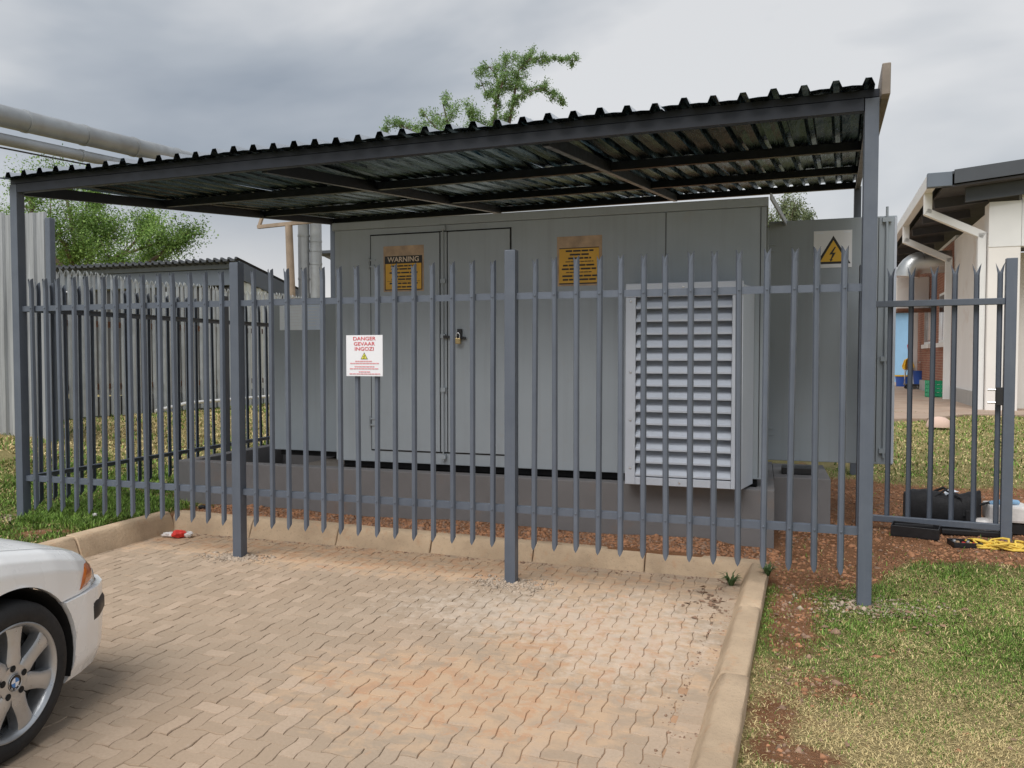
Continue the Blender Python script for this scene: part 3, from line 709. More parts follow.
# lower side box at the left
SX0, SX1, SY = -3.16, GX0 - 0.002, 1.80
MB().box(SX0, SX1, SY, 2.42, 0.59, 2.13).build('side_box', 'cabinet_paint', gen, bevel=0.006, seg=2)
MB().box(SX0 + 0.05, SX1, SY + 0.06, 2.36, PZ + 0.002, 0.589).build('side_box_base', 'seam_black', gen)
# open end door, hinged at the rear corner
DY = 2.42; ed = MB().box(1.655, 2.70, DY, DY + 0.035, 0.60, 2.755).build('end_door', 'cabinet_paint', gen, bevel=0.004)
MB().box(2.555, 2.562, DY - 0.0016, DY - 0.0003, 0.62, 2.74).build('door_fold', 'trim_black', ed)
MB().bar((2.70 - 0.008, DY + 0.0005, 0.61), (2.70 - 0.008, DY + 0.0005, 2.745), 0.014, 0.02, up=(1, 0, 0)).build('door_edge', 'louvre_paint', ed)
mb = MB(); mb.tube([(2.62, DY - 0.02, 0.66), (2.62, DY - 0.02, 2.83)], 0.011, 8)
for z in (0.72, 1.52, 2.72): mb.box(2.585, 2.655, DY - 0.03, DY - 0.001, z - 0.02, z + 0.02)
mb.build('lock_rod', 'cabinet_paint', ed, smooth=True)
for z in (0.86, 1.65, 2.52): hinge(1.648, z, DY - 0.001, ed)
MB().bar((GX1 + 0.03, GF + 0.01, GZt + 0.006), (1.80, DY - 0.012, GZt - 0.02), 0.014, 0.05).build('door_stay', 'louvre_paint', gen, bevel=0.002)
bb = MB().box(1.78, 2.04, 2.05, 2.25, PZ - 0.0005, PZ + 0.055).build('battery_tray', 'black_plastic', None, bevel=0.006)
tag(bb, 'flat black box lying on the bund end under the open cabinet door', 'box')

# ------------------------------------------------------------------ signs
def sign_frame(loc): return Matrix.Translation(loc) @ Matrix.Rotation(R(90), 4, 'X')
def words(parent, x0, x1, z, h, y, mat, name='print_line', fill=0.8, mn=0.02, mx=0.06):
    """an unreadable line of small print"""
    mb = MB(); x = x0 + random.random() * 0.01
    while x < x1 - 0.012:
        w = min(random.uniform(mn, mx), x1 - x); mb.box(x, x + w, y - 0.0012, y, z - h / 2, z + h / 2); x += w + h * 0.55
    return mb.build(name, mat, parent)
def tri(parent, cx, cz, s, y, mat, name, th=0.0008):
    h = s * 0.866
    return MB().prism([(-s / 2, -h / 3), (s / 2, -h / 3), (0, 2 * h / 3)], 0, th, Matrix.Translation((cx, y, cz)) @ Matrix.Rotation(R(90), 4, 'X')).build(name, mat, parent)
def flash(parent, cx, cz, s, y, mat='ink_black'):
    q = [(0.12, 0.5), (-0.22, -0.02), (-0.02, -0.02), (-0.14, -0.36), (-0.2, -0.34), (-0.13, -0.52), (0.02, -0.38), (-0.05, -0.36), (0.2, 0.1), (0.0, 0.1), (0.22, 0.5)]
    return MB().prism([(x * s, z * s) for x, z in q], 0, 0.0008, Matrix.Translation((cx, y, cz)) @ Matrix.Rotation(R(90), 4, 'X')).build('flash', mat, parent)
# danger board wired to the palisade
dg = thing('danger_sign', 'white danger board with red lettering fixed to the front palisade fence', 'sign', (-1.085, -0.052, 1.4))
MB().box(-0.145, 0.145, -0.002, 0.002, 0, 0.292).build('board', 'sign_white', dg)
yb = -0.0032
for s, z, sx in (('DANGER', 0.266, 1.25), ('GEVAAR', 0.229, 1.25), ('INGOZI', 0.193, 1.25)):
    text(s, 0.036, 'ink_red', dg, sign_frame((0, yb, z)), sx=sx, bold=0.0002)
tri(dg, 0, 0.137, 0.056, yb, 'ink_black', 'triangle_border'); tri(dg, 0, 0.137, 0.044, yb - 0.001, 'sign_lime', 'triangle'); flash(dg, 0, 0.137, 0.026, yb - 0.002)
for z, a, m in ((0.106, 0.075, 'ink_pink'), (0.091, 0.12, 'ink_pink'), (0.068, 0.08, 'ink_pink'), (0.053, 0.125, 'ink_pink'), (0.031, 0.05, 'ink_pink'), (0.016, 0.125, 'ink_pink')):
    words(dg, -a, a, z, 0.0065, yb, m, mn=0.012, mx=0.03)
# warning stickers on the cabinet
ws = thing('warning_sign', 'black and amber WARNING sticker on the left cabinet door', 'sign', (-1.43, GF - 0.0085, 2.12))
MB().box(-0.197, 0.197, -0.002, 0, 0, 0.405).build('backing', 'sign_tan', ws)
MB().box(-0.183, 0.183, -0.004, -0.0021, 0.012, 0.315).build('panel_border', 'ink_black', ws)
MB().box(-0.175, 0.175, -0.005, -0.0041, 0.02, 0.247).build('panel', 'sign_yellow', ws)
text('WARNING', 0.062, 'ink_tan', ws, sign_frame((0, -0.0045, 0.282)), sx=1.02, bold=0.0012)
for z, a in ((0.226, 0.13), (0.199, 0.12), (0.166, 0.14), (0.133, 0.10), (0.108, 0.12), (0.072, 0.14), (0.04, 0.11)): words(ws, -a, a, z, 0.013, -0.0052, 'ink_black', mn=0.03, mx=0.08)
MB().box(-0.16, 0.16, -0.0058, -0.0052, 0.089, 0.0915).build('rule', 'ink_black', ws)
w2 = thing('notice_sign', 'amber notice sticker with tan top on the cabinet panel above the middle fence post', 'sign', (0.165, GF + 0.0035, 2.125))
MB().box(-0.19, 0.19, -0.002, 0, 0, 0.41).build('backing', 'sign_tan', w2)
MB().box(-0.17, 0.165, -0.004, -0.0021, 0.015, 0.315).build('panel_border', 'ink_black', w2)
MB().box(-0.17, 0.165, -0.005, -0.0041, 0.025, 0.308).build('panel', 'sign_yellow', w2)
for z, a in ((0.288, 0.12), (0.258, 0.08), (0.228, 0.10), (0.17, 0.14), (0.14, 0.155), (0.082, 0.15), (0.052, 0.14)): words(w2, -a, a, z, 0.014, -0.0052, 'ink_black', mn=0.03, mx=0.09)
for z in (0.20, 0.112): words(w2, -0.12, 0.12, z, 0.007, -0.0052, 'ink_black', mn=0.02, mx=0.05)
hv = thing('voltage_sign', 'white board with yellow electric shock triangle on the open end door', 'sign', (2.19, DY - 0.001, 2.325))
MB().box(-0.157, 0.157, -0.003, 0, 0, 0.325).build('board', 'sign_white', hv)
tri(hv, 0.005, 0.115, 0.285, -0.0031, 'ink_black', 'triangle_border'); tri(hv, 0.005, 0.115, 0.215, -0.0042, 'sign_hazard', 'triangle'); flash(hv, 0.0, 0.118, 0.125, -0.0053)
words(hv, -0.145, -0.075, 0.305, 0.012, -0.0031, 'ink_grey', mn=0.07, mx=0.08); words(hv, 0.085, 0.145, 0.308, 0.012, -0.0031, 'ink_grey', mn=0.06, mx=0.07)
# sheets of paper on the side box
for k, (x0, x1, m, lab) in enumerate(((-3.07, -2.76, 'paper_white', 'left half of the paper notice pair on the low side box'), (-2.755, -2.585, 'paper_blue', 'bluish right sheet of the paper notice pair on the low side box'))):
    pn = thing('paper_notice', lab, 'notice', ((x0 + x1) / 2, SY - 0.001, 1.81), group='paper notices on the side box')
    w = (x1 - x0) / 2; MB().box(-w, w, -0.0015, 0, 0, 0.25).build('sheet', m, pn)
    for j in range(7): words(pn, -w + 0.015, w - 0.02 - random.random() * 0.06, 0.225 - j * 0.03, 0.005, -0.0016, 'ink_grey', mn=0.02, mx=0.06)

# ------------------------------------------------------------------ car
CA = R(9)
car = thing('parked_car', 'white saloon car with alloy wheels parked nose-in on the brick paving', 'car', (-1.075 - 0.86 * math.cos(CA), -2.80 - 0.86 * math.sin(CA), 0), CA)
WB = 2.725
yk = [-3.42, -3.38, -3.3, -3.1, -2.7, -2.2, -1.5, -0.9, -0.55, -0.3, 0.0, 0.25, 0.4, 0.5, 0.58, 0.64, 0.69, 0.72]
hw = [0.55, 0.70, 0.78, 0.84, 0.87, 0.872, 0.872, 0.868, 0.866, 0.866, 0.866, 0.858, 0.838, 0.806, 0.755, 0.68, 0.55, 0.30]
sz = [q - 0.04 for q in [0.80, 0.86, 0.90, 0.925, 0.93, 0.925, 0.915, 0.90, 0.882, 0.862, 0.825, 0.775, 0.735, 0.703, 0.672, 0.645, 0.615, 0.59]]      # shoulder
hz_ = [q - 0.05 for q in [0.86, 0.93, 0.985, 1.01, 1.02, 1.02, 1.01, 1.005, 0.985, 0.96, 0.915, 0.86, 0.815, 0.78, 0.745, 0.71, 0.672, 0.64]]     # centre line
def ip(a, y): return float(np.interp(y, yk, a))
SIDE = [(0.0, 0.955, 0.19), (0.10, 0.985, 0.26), (0.22, 1.0, 0.36), (0.4, 1.0, 0.50), (0.56, 0.995, 0.60)]
def body_pt(y, t):
    """t: 0 sill .. 0.62 shoulder .. 1 bonnet centre line"""
    w, s, h = ip(hw, y), ip(sz, y), ip(hz_, y)
    prof = [(0.0, 0.952, 0.185), (0.10, 0.985, 0.25), (0.25, 1.0, 0.40), (0.40, 0.997, 0.55), (0.50, 0.988, None), (0.575, 0.968, None), (0.62, 0.93, None), (0.66, 0.87, None), (0.74, 0.68, None), (0.86, 0.36, None), (1.0, 0.0, None)]
    zz = [0.165, 0.23, 0.37 + 0 * s, min(0.51, s - 0.09), s - 0.075, s - 0.03, s, s + 0.018, s + (h - s) * 0.55, s + (h - s) * 0.9, h]
    ts = [q[0] for q in prof]; fs = [q[1] for q in prof]
    return (w * float(np.interp(t, ts, fs)), y, float(np.interp(t, ts, zz)))
def smooth_t(): return
AR = 0.343; AZ = 0.308
def panel(name, y0, y1, t0, t1, ny_, nt_, mat, off=0.0, side=1, arch=None, parent=None, thick=0.0, ysc=1.0):
    def bp_(y, t):
        x, y, z = body_pt(y, t); return (x, 0.28 + (y - 0.28) * ysc if y > 0.28 else y, z)
    g = [[bp_(y0 + (y1 - y0) * i / ny_, t0 + (t1 - t0) * j / nt_) for j in range(nt_ + 1)] for i in range(ny_ + 1)]
    V = []; ins = []
    for row in g:
        for x, y, z in row:
            f = False
            if arch is not None:
                for yc in arch:
                    dy, dz_ = y - yc, z - AZ; r = math.hypot(dy, dz_)
                    if r < AR:
                        f = True
                        if r > 1e-6: y, z = yc + dy / r * AR, AZ + dz_ / r * AR
            V.append(Vector((x + off, y, z))); ins.append(f)
    b = nt_ + 1; Fq = []
    for i in range(ny_):
        for j in range(nt_):
            q = (i * b + j, i * b + j + 1, (i + 1) * b + j + 1, (i + 1) * b + j)
            if not all(ins[k] for k in q): Fq.append(q)
    if side < 0: V = [Vector((-v.x, v.y, v.z)) for v in V]; Fq = [tuple(reversed(q)) for q in Fq]
    me = bpy.data.meshes.new(name); me.from_pydata(V, [], Fq); me.materials.append(M_[mat])
    bm = bmesh.new(); bm.from_mesh(me); bmesh.ops.remove_doubles(bm, verts=bm.verts, dist=0.0008)
    bmesh.ops.delete(bm, geom=[v for v in bm.verts if not v.link_faces], context='VERTS')
    # fold every free edge inwards so the panel has thickness and its gaps read dark
    bm.normal_update(); ed = [e_ for e_ in bm.edges if e_.is_boundary and not (abs(e_.verts[0].co.x) < 1e-4 and abs(e_.verts[1].co.x) < 1e-4)]
    r = bmesh.ops.extrude_edge_only(bm, edges=ed)
    for v in [q for q in r['geom'] if isinstance(q, bmesh.types.BMVert)]:
        v.co.x -= side * 0.03 * (1 if abs(v.co.x) > 0.5 else 0.3)
        if t0 > 0.55: v.co.z -= 0.015
    bmesh.ops.recalc_face_normals(bm, faces=bm.faces)
    bm.to_mesh(me); bm.free(); me.shade_smooth(); me.set_sharp_from_angle(angle=R(50))
    o = bpy.data.objects.new(name, me); COL.objects.link(o); o.parent = parent or car; return o
TB = 0.405
for s in (1, -1):
    panel('fender', -0.66, 0.60, TB + 0.004, 0.645, 84, 26, 'car_paint', side=s, arch=(0.0,))
    panel('fender_lower', -0.66, -0.30, 0.0, TB + 0.0035, 24, 18, 'car_paint', side=s, arch=(0.0,))
    panel('front_bumper', 0.28, 0.718, 0.0, TB, 34, 22, 'car_paint', off=0.012, side=s, arch=(0.0,), ysc=1.16)
    panel('bonnet', -0.66, 0.62, 0.649, 1.0, 40, 12, 'car_paint', side=s)
    panel('nose_panel', 0.602, 0.718, TB + 0.004, 0.645, 10, 10, 'car_paint', side=s)
    panel('front_door', -1.62, -0.664, 0.0, 0.66, 30, 24, 'car_paint', side=s)
    panel('rear_door', -2.42, -1.624, 0.0, 0.66, 30, 24, 'car_paint', side=s, arch=(-WB,))
    panel('rear_fender', -3.40, -2.424, 0.0, 0.66, 60, 40, 'car_paint', side=s, arch=(-WB,))
    panel('boot_lid', -3.40, -2.9, 0.664, 1.0, 16, 8, 'car_paint', side=s)
    # rub strip: black insert in a raised moulding at the bumper corner
    def patch(name, y0, y1, z0, z1, mat, off, ny_=14, nz_=4, ymap=None, ysc=1.0, xo=0.0):
        mb = MB(); P = []
        for i in range(ny_ + 1):
            row = []
            for j in range(nz_ + 1):
                y = y0 + (y1 - y0) * i / ny_; z = z0 + (z1 - z0) * j / nz_
                if ymap: y = ymap(y, z)
                w = ip(hw, y); w2 = ip(hw, y + 0.01); nx_, ny2 = 0.01, (w - w2); l = math.hypot(nx_, ny2); nx_, ny2 = nx_ / l, ny2 / l
                s_ = ip(sz, y); x = None
                ts = np.linspace(0, 0.64, 90); zz = [body_pt(y, q)[2] for q in ts]; tt = float(np.interp(z, zz, ts)); x = body_pt(y, tt)[0]
                edge = 0.0 if (i in (0, ny_) or j in (0, nz_)) else off
                row.append((s * (x + xo + nx_ * edge), (0.28 + (y - 0.28) * ysc if y > 0.28 else y) + ny2 * edge, z))
            P.append(row)
        mb.grid(P); return mb.build(name, mat, car, smooth=True, angle=60, fixn=False)
    patch('rub_strip', 0.455, 0.716, 0.375, 0.455, 'trim_black', 0.009, ysc=1.16, xo=0.012)
    patch('indicator', 0.43, 0.545, 0.535, 0.625, 'amber_lens', 0.010, ymap=lambda y, z: y + (0.04 * (z - 0.58) / 0.05 if y < 0.51 else 0.0))
    patch('headlight', 0.57, 0.70, 0.515, 0.59, 'clear_lens', 0.010)
    # wheel-arch liner
    lm = MB(); P = []
    for k in range(25):
        a = R(-20 + 220 * k / 24); P.append([(s * 0.845, AR * 0.985 * math.cos(a), AZ + AR * 0.985 * math.sin(a)), (s * 0.50, AR * 0.97 * math.cos(a), AZ + AR * 0.97 * math.sin(a))])
    lm.grid(P); lm.add([(s * 0.50, -AR, 0.15), (s * 0.50, AR, 0.15), (s * 0.50, AR, 0.72), (s * 0.50, -AR, 0.72)], [(0, 1, 2, 3)])
    lm.build('arch_liner', 'liner_black', car, smooth=True)
mb = MB(); mb.box(-0.5, 0.5, -3.3, 0.5, 0.17, 0.55); mb.box(-0.78, 0.78, -2.3, -0.42, 0.18, 0.6); mb.build('underbody', 'liner_black', car)
mb = MB(); P = []
for i in range(13):
    x = -0.29 + 0.58 * i / 12; P.append([(x, yo - 0.03 * (x / 0.3) ** 2, z) for z, yo in ((0.18, 0.785), (0.35, 0.79), (0.42, 0.79), (0.475, 0.785), (0.48, 0.722), (0.55, 0.722), (0.59, 0.715))])
mb.grid(P); mb.build('front_bumper', 'car_paint', car, smooth=True)
# greenhouse
gh = [(-2.95, 0.62, 1.02), (-2.35, 0.55, 1.36), (-1.7, 0.56, 1.41), (-1.15, 0.55, 1.36), (-0.62, 0.66, 1.0)]
mb = MB()
P = [[(-w_ * 1.18, y, 0.93 if 0 < i < 4 else z - 0.05), (-w_, y, z - 0.03), (-w_ * 0.8, y, z), (0, y, z + 0.015), (w_ * 0.8, y, z), (w_, y, z - 0.03), (w_ * 1.18, y, 0.93 if 0 < i < 4 else z - 0.05)] for i, (y, w_, z) in enumerate(gh)]
mb.grid([r[2:5] for r in P[1:4]]); roofp = mb.build('roof', 'car_paint', car, smooth=True)
MB().grid([r[1:6] for r in P[3:5]]).build('windscreen', 'window_glass', car)
MB().grid([r[1:6] for r in P[0:2]]).build('rear_window', 'window_glass', car)
for s in (0, 1):
    q = (lambda r: r[0:2]) if s == 0 else (lambda r: r[5:7])
    MB().grid([q(r) for r in P]).build('side_window', 'window_glass', car)
    MB().grid([(r[1:3] if s == 0 else r[4:6]) for r in P[1:4]]).build('roof_rail', 'car_paint', car)
# wheels
def wheel(x, y, side):
    wr = bpy.data.objects.new('wheel', None); COL.objects.link(wr); wr.parent = car; wr.location = (x, y, 0.302); wr.rotation_euler = (0, R(90) * side, 0); wr.scale = (0.955, 0.955, 0.955)
    # local +Z points outwards, z=0 at the outer wheel face
    ty = [(0.228, -0.004), (0.240, 0.003), (0.262, 0.006), (0.284, 0.002), (0.300, -0.010), (0.3105, -0.028), (0.3155, -0.06), (0.317, -0.11), (0.3155, -0.16), (0.306, -0.195), (0.28, -0.212), (0.23, -0.21)]
    MB().lathe(ty, 72).build('tyre', 'tyre_rubber', wr, smooth=True, angle=60)
    rim = MB().lathe([(0.2285, -0.006), (0.231, 0.001), (0.226, 0.003), (0.219, -0.003), (0.212, -0.014), (0.205, -0.06), (0.200, -0.18), (0.19, -0.2)], 72).build('rim', 'alloy', wr, smooth=True, angle=45)
    MB().lathe([(0.0, -0.06), (0.17, -0.06), (0.17, -0.075), (0.205, -0.08)], 40).build('brake_disc', 'liner_black', wr, smooth=True)  # coloured black to paint in the shade between the spokes
    sp = MB(); N = 7
    for k in range(N):
        a0 = 2 * math.pi * (k + 0.38) / N
        half = [(0.066, math.pi / N * 1.0), (0.092, math.pi / N * 0.92), (0.115, math.pi / N * 0.66), (0.15, math.pi / N * 0.48), (0.185, math.pi / N * 0.43), (0.2135, math.pi / N * 0.45)]
        zc = [0.0, -0.001, -0.003, -0.004, -0.005, -0.008]
        top = []
        for (r, h_), z in zip(half, zc):
            top.append([(r * math.cos(a0 + q * h_), r * math.sin(a0 + q * h_), z - 0.006 * abs(q) ** 3 + (-0.0) ) for q in (-1, -0.85, -0.4, 0, 0.4, 0.85, 1)])
        sp.grid(top)
        for q in (0, 6):
            ed = [row[q] for row in top]; low = [(p[0] * 0.99, p[1] * 0.99, p[2] - 0.045) for p in ed]; sp.grid([ed, low] if q else [low, ed])
    sp.build('spokes', 'alloy', wr, smooth=True, angle=40, weld=True, fixn=True)
    hb = MB().lathe([(0.0, 0.004), (0.030, 0.004), (0.036, 0.002), (0.045, -0.001), (0.068, -0.001)], 40).build('hub', 'alloy', wr, smooth=True)
    for k in range(5):
        a = 2 * math.pi * (k + 0.55) / 5; M = Matrix.Translation((0.056 * math.cos(a), 0.056 * math.sin(a), 0.0))
        MB().lathe([(0.0, 0.0006), (0.0105, 0.0006), (0.0125, 0.0014), (0.0135, 0.0006)], 16, M).build('lug_recess', 'liner_black', wr, smooth=True)
    # roundel: black ring with quartered white and blue centre
    MB().lathe([(0.0, 0.0052), (0.032, 0.0052), (0.034, 0.003)], 32).build('roundel', 'ink_black', wr)
    MB().lathe([(0.0305, 0.0054), (0.0315, 0.0064), (0.0325, 0.0054)], 32).build('roundel_ring', 'bolt_zinc', wr)
    for k in range(4):
        pts = [(0, 0)] + [(0.019 * math.cos(R(90 * k + 9 * j)), 0.019 * math.sin(R(90 * k + 9 * j))) for j in range(11)]
        MB().prism(pts, 0.0053, 0.0062).build('roundel_quarter', 'badge_blue' if k % 2 else 'sign_white', wr)
    for k, ch in enumerate('BMW'):
        a = R(90 + 42 - 42 * k); b = a - R(90)
        M = Matrix.Rotation(R(-90), 4, 'Z') @ Matrix.Translation((0.0245 * math.cos(a), 0.0245 * math.sin(a), 0.0056)) @ Matrix.Rotation(b, 4, 'Z')
        text(ch, 0.010, 'sign_white', wr, M, name='letter', ext=0.0002)
    return wr
wheel(0.865, 0, 1); wheel(0.865, -WB, 1); wheel(-0.865, 0, -1); wheel(-0.865, -WB, -1)

# ------------------------------------------------------------------ left background
# tall galvanised hoarding
hd = thing('sheet_hoarding', 'tall bright galvanised sheet hoarding at the far left beyond the lawn', 'hoarding')
def trap_sheet(x0, n, y0, y1, z0, z1, X0, mat, par, pitch=0.172, ht=0.03, dz=0.0):
    prof = []
    for k in range(n):
        b = k * pitch; prof += [(b, 0), (b + pitch * 0.45, 0), (b + pitch * 0.55, -ht), (b + pitch * 0.9, -ht)]
    prof.append((n * pitch, 0))
    w = n * pitch
    f = lambda u, v, z: (x0 + X0[0] * u - X0[1] * v, y0 + X0[1] * u + X0[0] * v, z)
    mb = MB(); A = [f(u, v, z0) for u, v in prof]; B = [f(u, v, z1 + dz) for u, v in prof]; A2 = [f(u, v + 0.002, z0) for u, v in prof]; B2 = [f(u, v + 0.002, z1 + dz) for u, v in prof]
    mb.grid([A, B]); mb.grid([B2, A2]); mb.grid([B, B2]); return mb.build('sheet', mat, par)
hx = at(47, 300, D=9.5); hx0, hy0 = hx[0], hx[1]
for k in range(5): trap_sheet(hx0 - 0.69 * (k + 1), 4, hy0 + 0.02, 0, 0.35, 3.32 + (0.03 if k % 2 else 0.0), (1, 0), 'hoarding_zinc', hd)
MB().box(hx0 + 0.02, hx0 + 0.10, hy0 - 0.03, hy0 + 0.05, 0.35, 3.24).build('post', 'steel_paint', hd, bevel=0.005)
# galvanised palisade behind the lawn
g0 = at(57, 300, D=12.0); g1 = at(240, 300, D=15.6)
gf = thing('palisade_fence', 'weathered galvanised palisade fence behind the left lawn, in front of the grey shed', 'fence')
GPM = pale_mesh('galv_pale', 0.02, 2.38, 'galv_pale', point=False, horn=0.016, wide=1.75, ratio=1.2, nd=0.08)
v = np.array(g1 - g0)[:2]; gl = np.hypot(*v); v = v / gl; gl += 2.6; gz = 0.53
for k in range(int(gl / 0.108)):
    o = add_pale(GPM, gf, g0[0] + v[0] * 0.108 * k, g0[1] + v[1] * 0.108 * k, math.atan2(v[1], v[0]), gz + 0.02 * math.sin(k * 0.3)); o.rotation_euler.z += random.gauss(0, 0.05)
for zt in (0.52, 1.55):
    mb = MB(); nrm = (-v[1], v[0]); mb.bar((g0[0] + nrm[0] * 0.045, g0[1] + nrm[1] * 0.045, gz + zt), (g0[0] + v[0] * gl + nrm[0] * 0.045, g0[1] + v[1] * gl + nrm[1] * 0.045, gz + zt), 0.05, 0.10); mb.build('rail', 'rust', gf)
for k in range(4):
    q = (g0[0] + v[0] * gl * (k + 0.4) / 4 + nrm[0] * 0.12, g0[1] + v[1] * gl * (k + 0.4) / 4 + nrm[1] * 0.12)
    MB().box(q[0] - 0.05, q[0] + 0.05, q[1] - 0.05, q[1] + 0.05, 0.4, gz + 2.2).build('post', 'galv_pale', gf)
MB().bar((g0[0] + nrm[0] * 0.06, g0[1] + nrm[1] * 0.06, gz + 0.07), (g0[0] + v[0] * gl + nrm[0] * 0.06, g0[1] + v[1] * gl + nrm[1] * 0.06, gz + 0.07), 0.05, 0.56).build('ground_beam', 'bund_paint', gf)
# white painted pipe and rubble along its foot
wp = MB().tube([(g0[0] + v[0] * 1.6 - nrm[0] * 0.25, g0[1] + v[1] * 1.6 - nrm[1] * 0.25, 0.60), (g0[0] + v[0] * 2.3 - nrm[0] * 0.25, g0[1] + v[1] * 2.3 - nrm[1] * 0.25, 0.70), (g0[0] + v[0] * 5.5 - nrm[0] * 0.3, g0[1] + v[1] * 5.5 - nrm[1] * 0.3, 0.74)], 0.03, 8).build('water_pipe', 'white_paint', None, smooth=True)
tag(wp, 'thin white pipe running along the foot of the galvanised palisade fence', 'pipe')
# grey shed
SHX0, SHX1, SHY, SHZ = -17.6, -10.7, 11.2, 3.95
shed = thing('shed', 'grey sheeted shed with corrugated roof behind the galvanised palisade fence', 'shed')
MB().box(SHX0, SHX1 - 0.06, SHY + 0.1, SHY + 0.16, 0.2, SHZ - 0.65).build('front_wall', 'trim_black', shed)
MB().box(SHX0, SHX1, SHY, SHY + 0.09, SHZ - 0.62, SHZ - 0.22).build('fascia', 'shed_paint', shed, bevel=0.01)
MB().box(SHX0, SHX1 + 0.02, SHY - 0.03, SHY + 0.06, SHZ - 0.21, SHZ - 0.08).build('eave_beam', 'shed_paint', shed, bevel=0.01)
prof = []
n = int((SHX1 - SHX0 + 0.4) / 0.21)
for k in range(n):
    b = SHX0 - 0.15 + k * 0.21; prof += [(b, 0), (b + 0.12, 0), (b + 0.14, 0.05), (b + 0.19, 0.05)]
mb = MB(); P = []
for th in (0.0, -0.05):
    P.append([[(x, y, SHZ - 0.06 + z + th + (y - SHY) * -0.20) for x, z in prof] for y in (SHY - 0.25, SHY + 3, SHY + 7.5)])
mb.grid(P[0]); mb.grid([list(reversed(r)) for r in P[1]]); b = len(prof)
mb.add(P[0][0] + P[1][0], [(j, b + j, b + j + 1, j + 1) for j in range(b - 1)]); mb.build('roof', 'charcoal_roof', shed)
z_at = lambda y: SHZ - 0.1 - (y - SHY) * 0.20
mb = MB(); A = []; B = []
for k in range(34):
    y = SHY + 0.1 + k * 0.22
    for dy, dx in ((0, 0), (0.11, 0), (0.13, 0.05), (0.2, 0.05)): A.append((SHX1 + dx, y + dy, 0.2)); B.append((SHX1 + dx, y + dy, z_at(y + dy) - 0.42))
mb.grid([A, B]); mb.grid([[(x - 0.02, y, z) for x, y, z in B], [(x - 0.02, y, z) for x, y, z in A]]); mb.build('side_sheet', 'shed_sheet', shed)
MB().bar((SHX1 + 0.06, SHY - 0.2, z_at(SHY - 0.2) - 0.2), (SHX1 + 0.06, SHY + 7.5, z_at(SHY + 7.5) - 0.2), 0.05, 0.42).build('side_beam', 'shed_paint', shed)
# overhead pipes and the frame that carries them
PX = -9.96
def insul(name, label, X, Z, r, y0, y1, grp=None, bandk=1.7):
    o = thing(name, label, 'pipe', (X, y0, Z), group=grp)
    o.rotation_euler = (R(4.3), 0, 0)
    MB().tube([(0, 0, 0), (0, y1 - y0, 0)], r, 28).build('cladding', 'pipe_cladding', o, smooth=True, angle=60)
    yy = y0 - math.floor(y0); y = 0.4
    while y < y1 - y0:
        MB().tube([(0, y, 0), (0, y + 0.06, 0)], r + 0.012, 28).build('band', 'pipe_cladding', o, smooth=True, angle=60); y += bandk
    return o
insul('overhead_pipe', 'thick lagged pipe crossing overhead at the upper left', PX, 4.60, 0.175, -6, 13.0, bandk=1.15)
insul('overhead_pipe', 'thinner lagged pipe hanging just below the thick overhead pipe', PX + 0.05, 4.22, 0.095, -6, 12.7, bandk=1.9)
cb = MB().tube([(PX + 0.1, -6, 4.05), (PX + 0.1, 2, 4.68), (PX + 0.1, 6, 4.97), (PX + 0.1, 12.9, 5.6)], 0.014, 6).build('cable', 'cable', None)
tag(cb, 'thin black cable strung under the two overhead pipes', 'cable')
for k, (dx, r, lab) in enumerate(((-0.12, 0.15, 'left, darker one of two lagged pipes dropping vertically beside the cabinet'), (0.19, 0.155, 'right, lighter one of two lagged pipes dropping vertically beside the cabinet'))):
    c = at(309, 250, X=PX); o = thing('drop_pipe', lab, 'pipe', (PX + dx, 13.05 + dx * 0.3, 0.4), group='drop pipes by the cabinet')
    MB().tube([(0, 0, 0), (0, 0, 5.55)], r, 24).build('cladding', 'pipe_cladding', o, smooth=True, angle=60)
    for z in ((3.2, 4.35) if k == 0 else (3.6, 3.95, 4.2)): MB().tube([(0, 0, z), (0, 0, z + 0.05)], r + 0.01, 24).build('band', 'pipe_cladding', o, smooth=True, angle=60)
pf = thing('pipe_frame', 'brown pole frame with raking arm that carries the overhead pipes', 'support frame', (PX, 12.6, 0))
q = at(291, 250, Y=12.6); MB().tube([(q[0] - PX + 0.1, 0, 0.3), (q[0] - PX - 0.06, 0, 5.0)], [0.115, 0.095], 12).build('pole', 'pole_wood', pf, smooth=True)
q = at(258, 229, Y=12.6); q2 = at(318, 222, Y=12.6); MB().bar((q[0] - PX, 0, 5.0), (q2[0] - PX, 0, 5.07), 0.09, 0.09).build('crossarm', 'pole_wood', pf)
q3 = at(266, 205, Y=12.6); MB().bar((q[0] - PX + 0.03, 0, 5.0), (q3[0] - PX, 0, 5.55), 0.07, 0.07).build('brace', 'pole_wood', pf)
# eave of the building behind the cabinet
q = at(318, 256, D=24)
eb = thing('rear_building', 'low roofed building edge just left of the cabinet top, far behind', 'building', (q[0], q[1], 0))
MB().box(0.6, 6.0, 0.3, 5, 0.2, q[2] - 0.15).build('wall', 'cream_wall', eb)
MB().box(0.0, 6.4, -0.3, 5.5, q[2] + 0.02, q[2] + 0.12).build('roof', 'charcoal_roof', eb, bevel=0.01)
MB().prism([(0.08, q[2] + 0.019), (6.3, q[2] + 0.019), (6.3, q[2] - 0.2), (0.55, q[2] - 0.2)], -0.2, -0.1, Matrix.Rotation(R(90), 4, 'X')).build('gutter', 'grey_band', eb)

# ------------------------------------------------------------------ right background building
TH = R(3.5); BO = at(985, 412, Z=0.3)
bl = thing('school_building', 'cream and red brick building with wide eaves at the right edge', 'building', (BO[0], BO[1], 0.25), -TH)
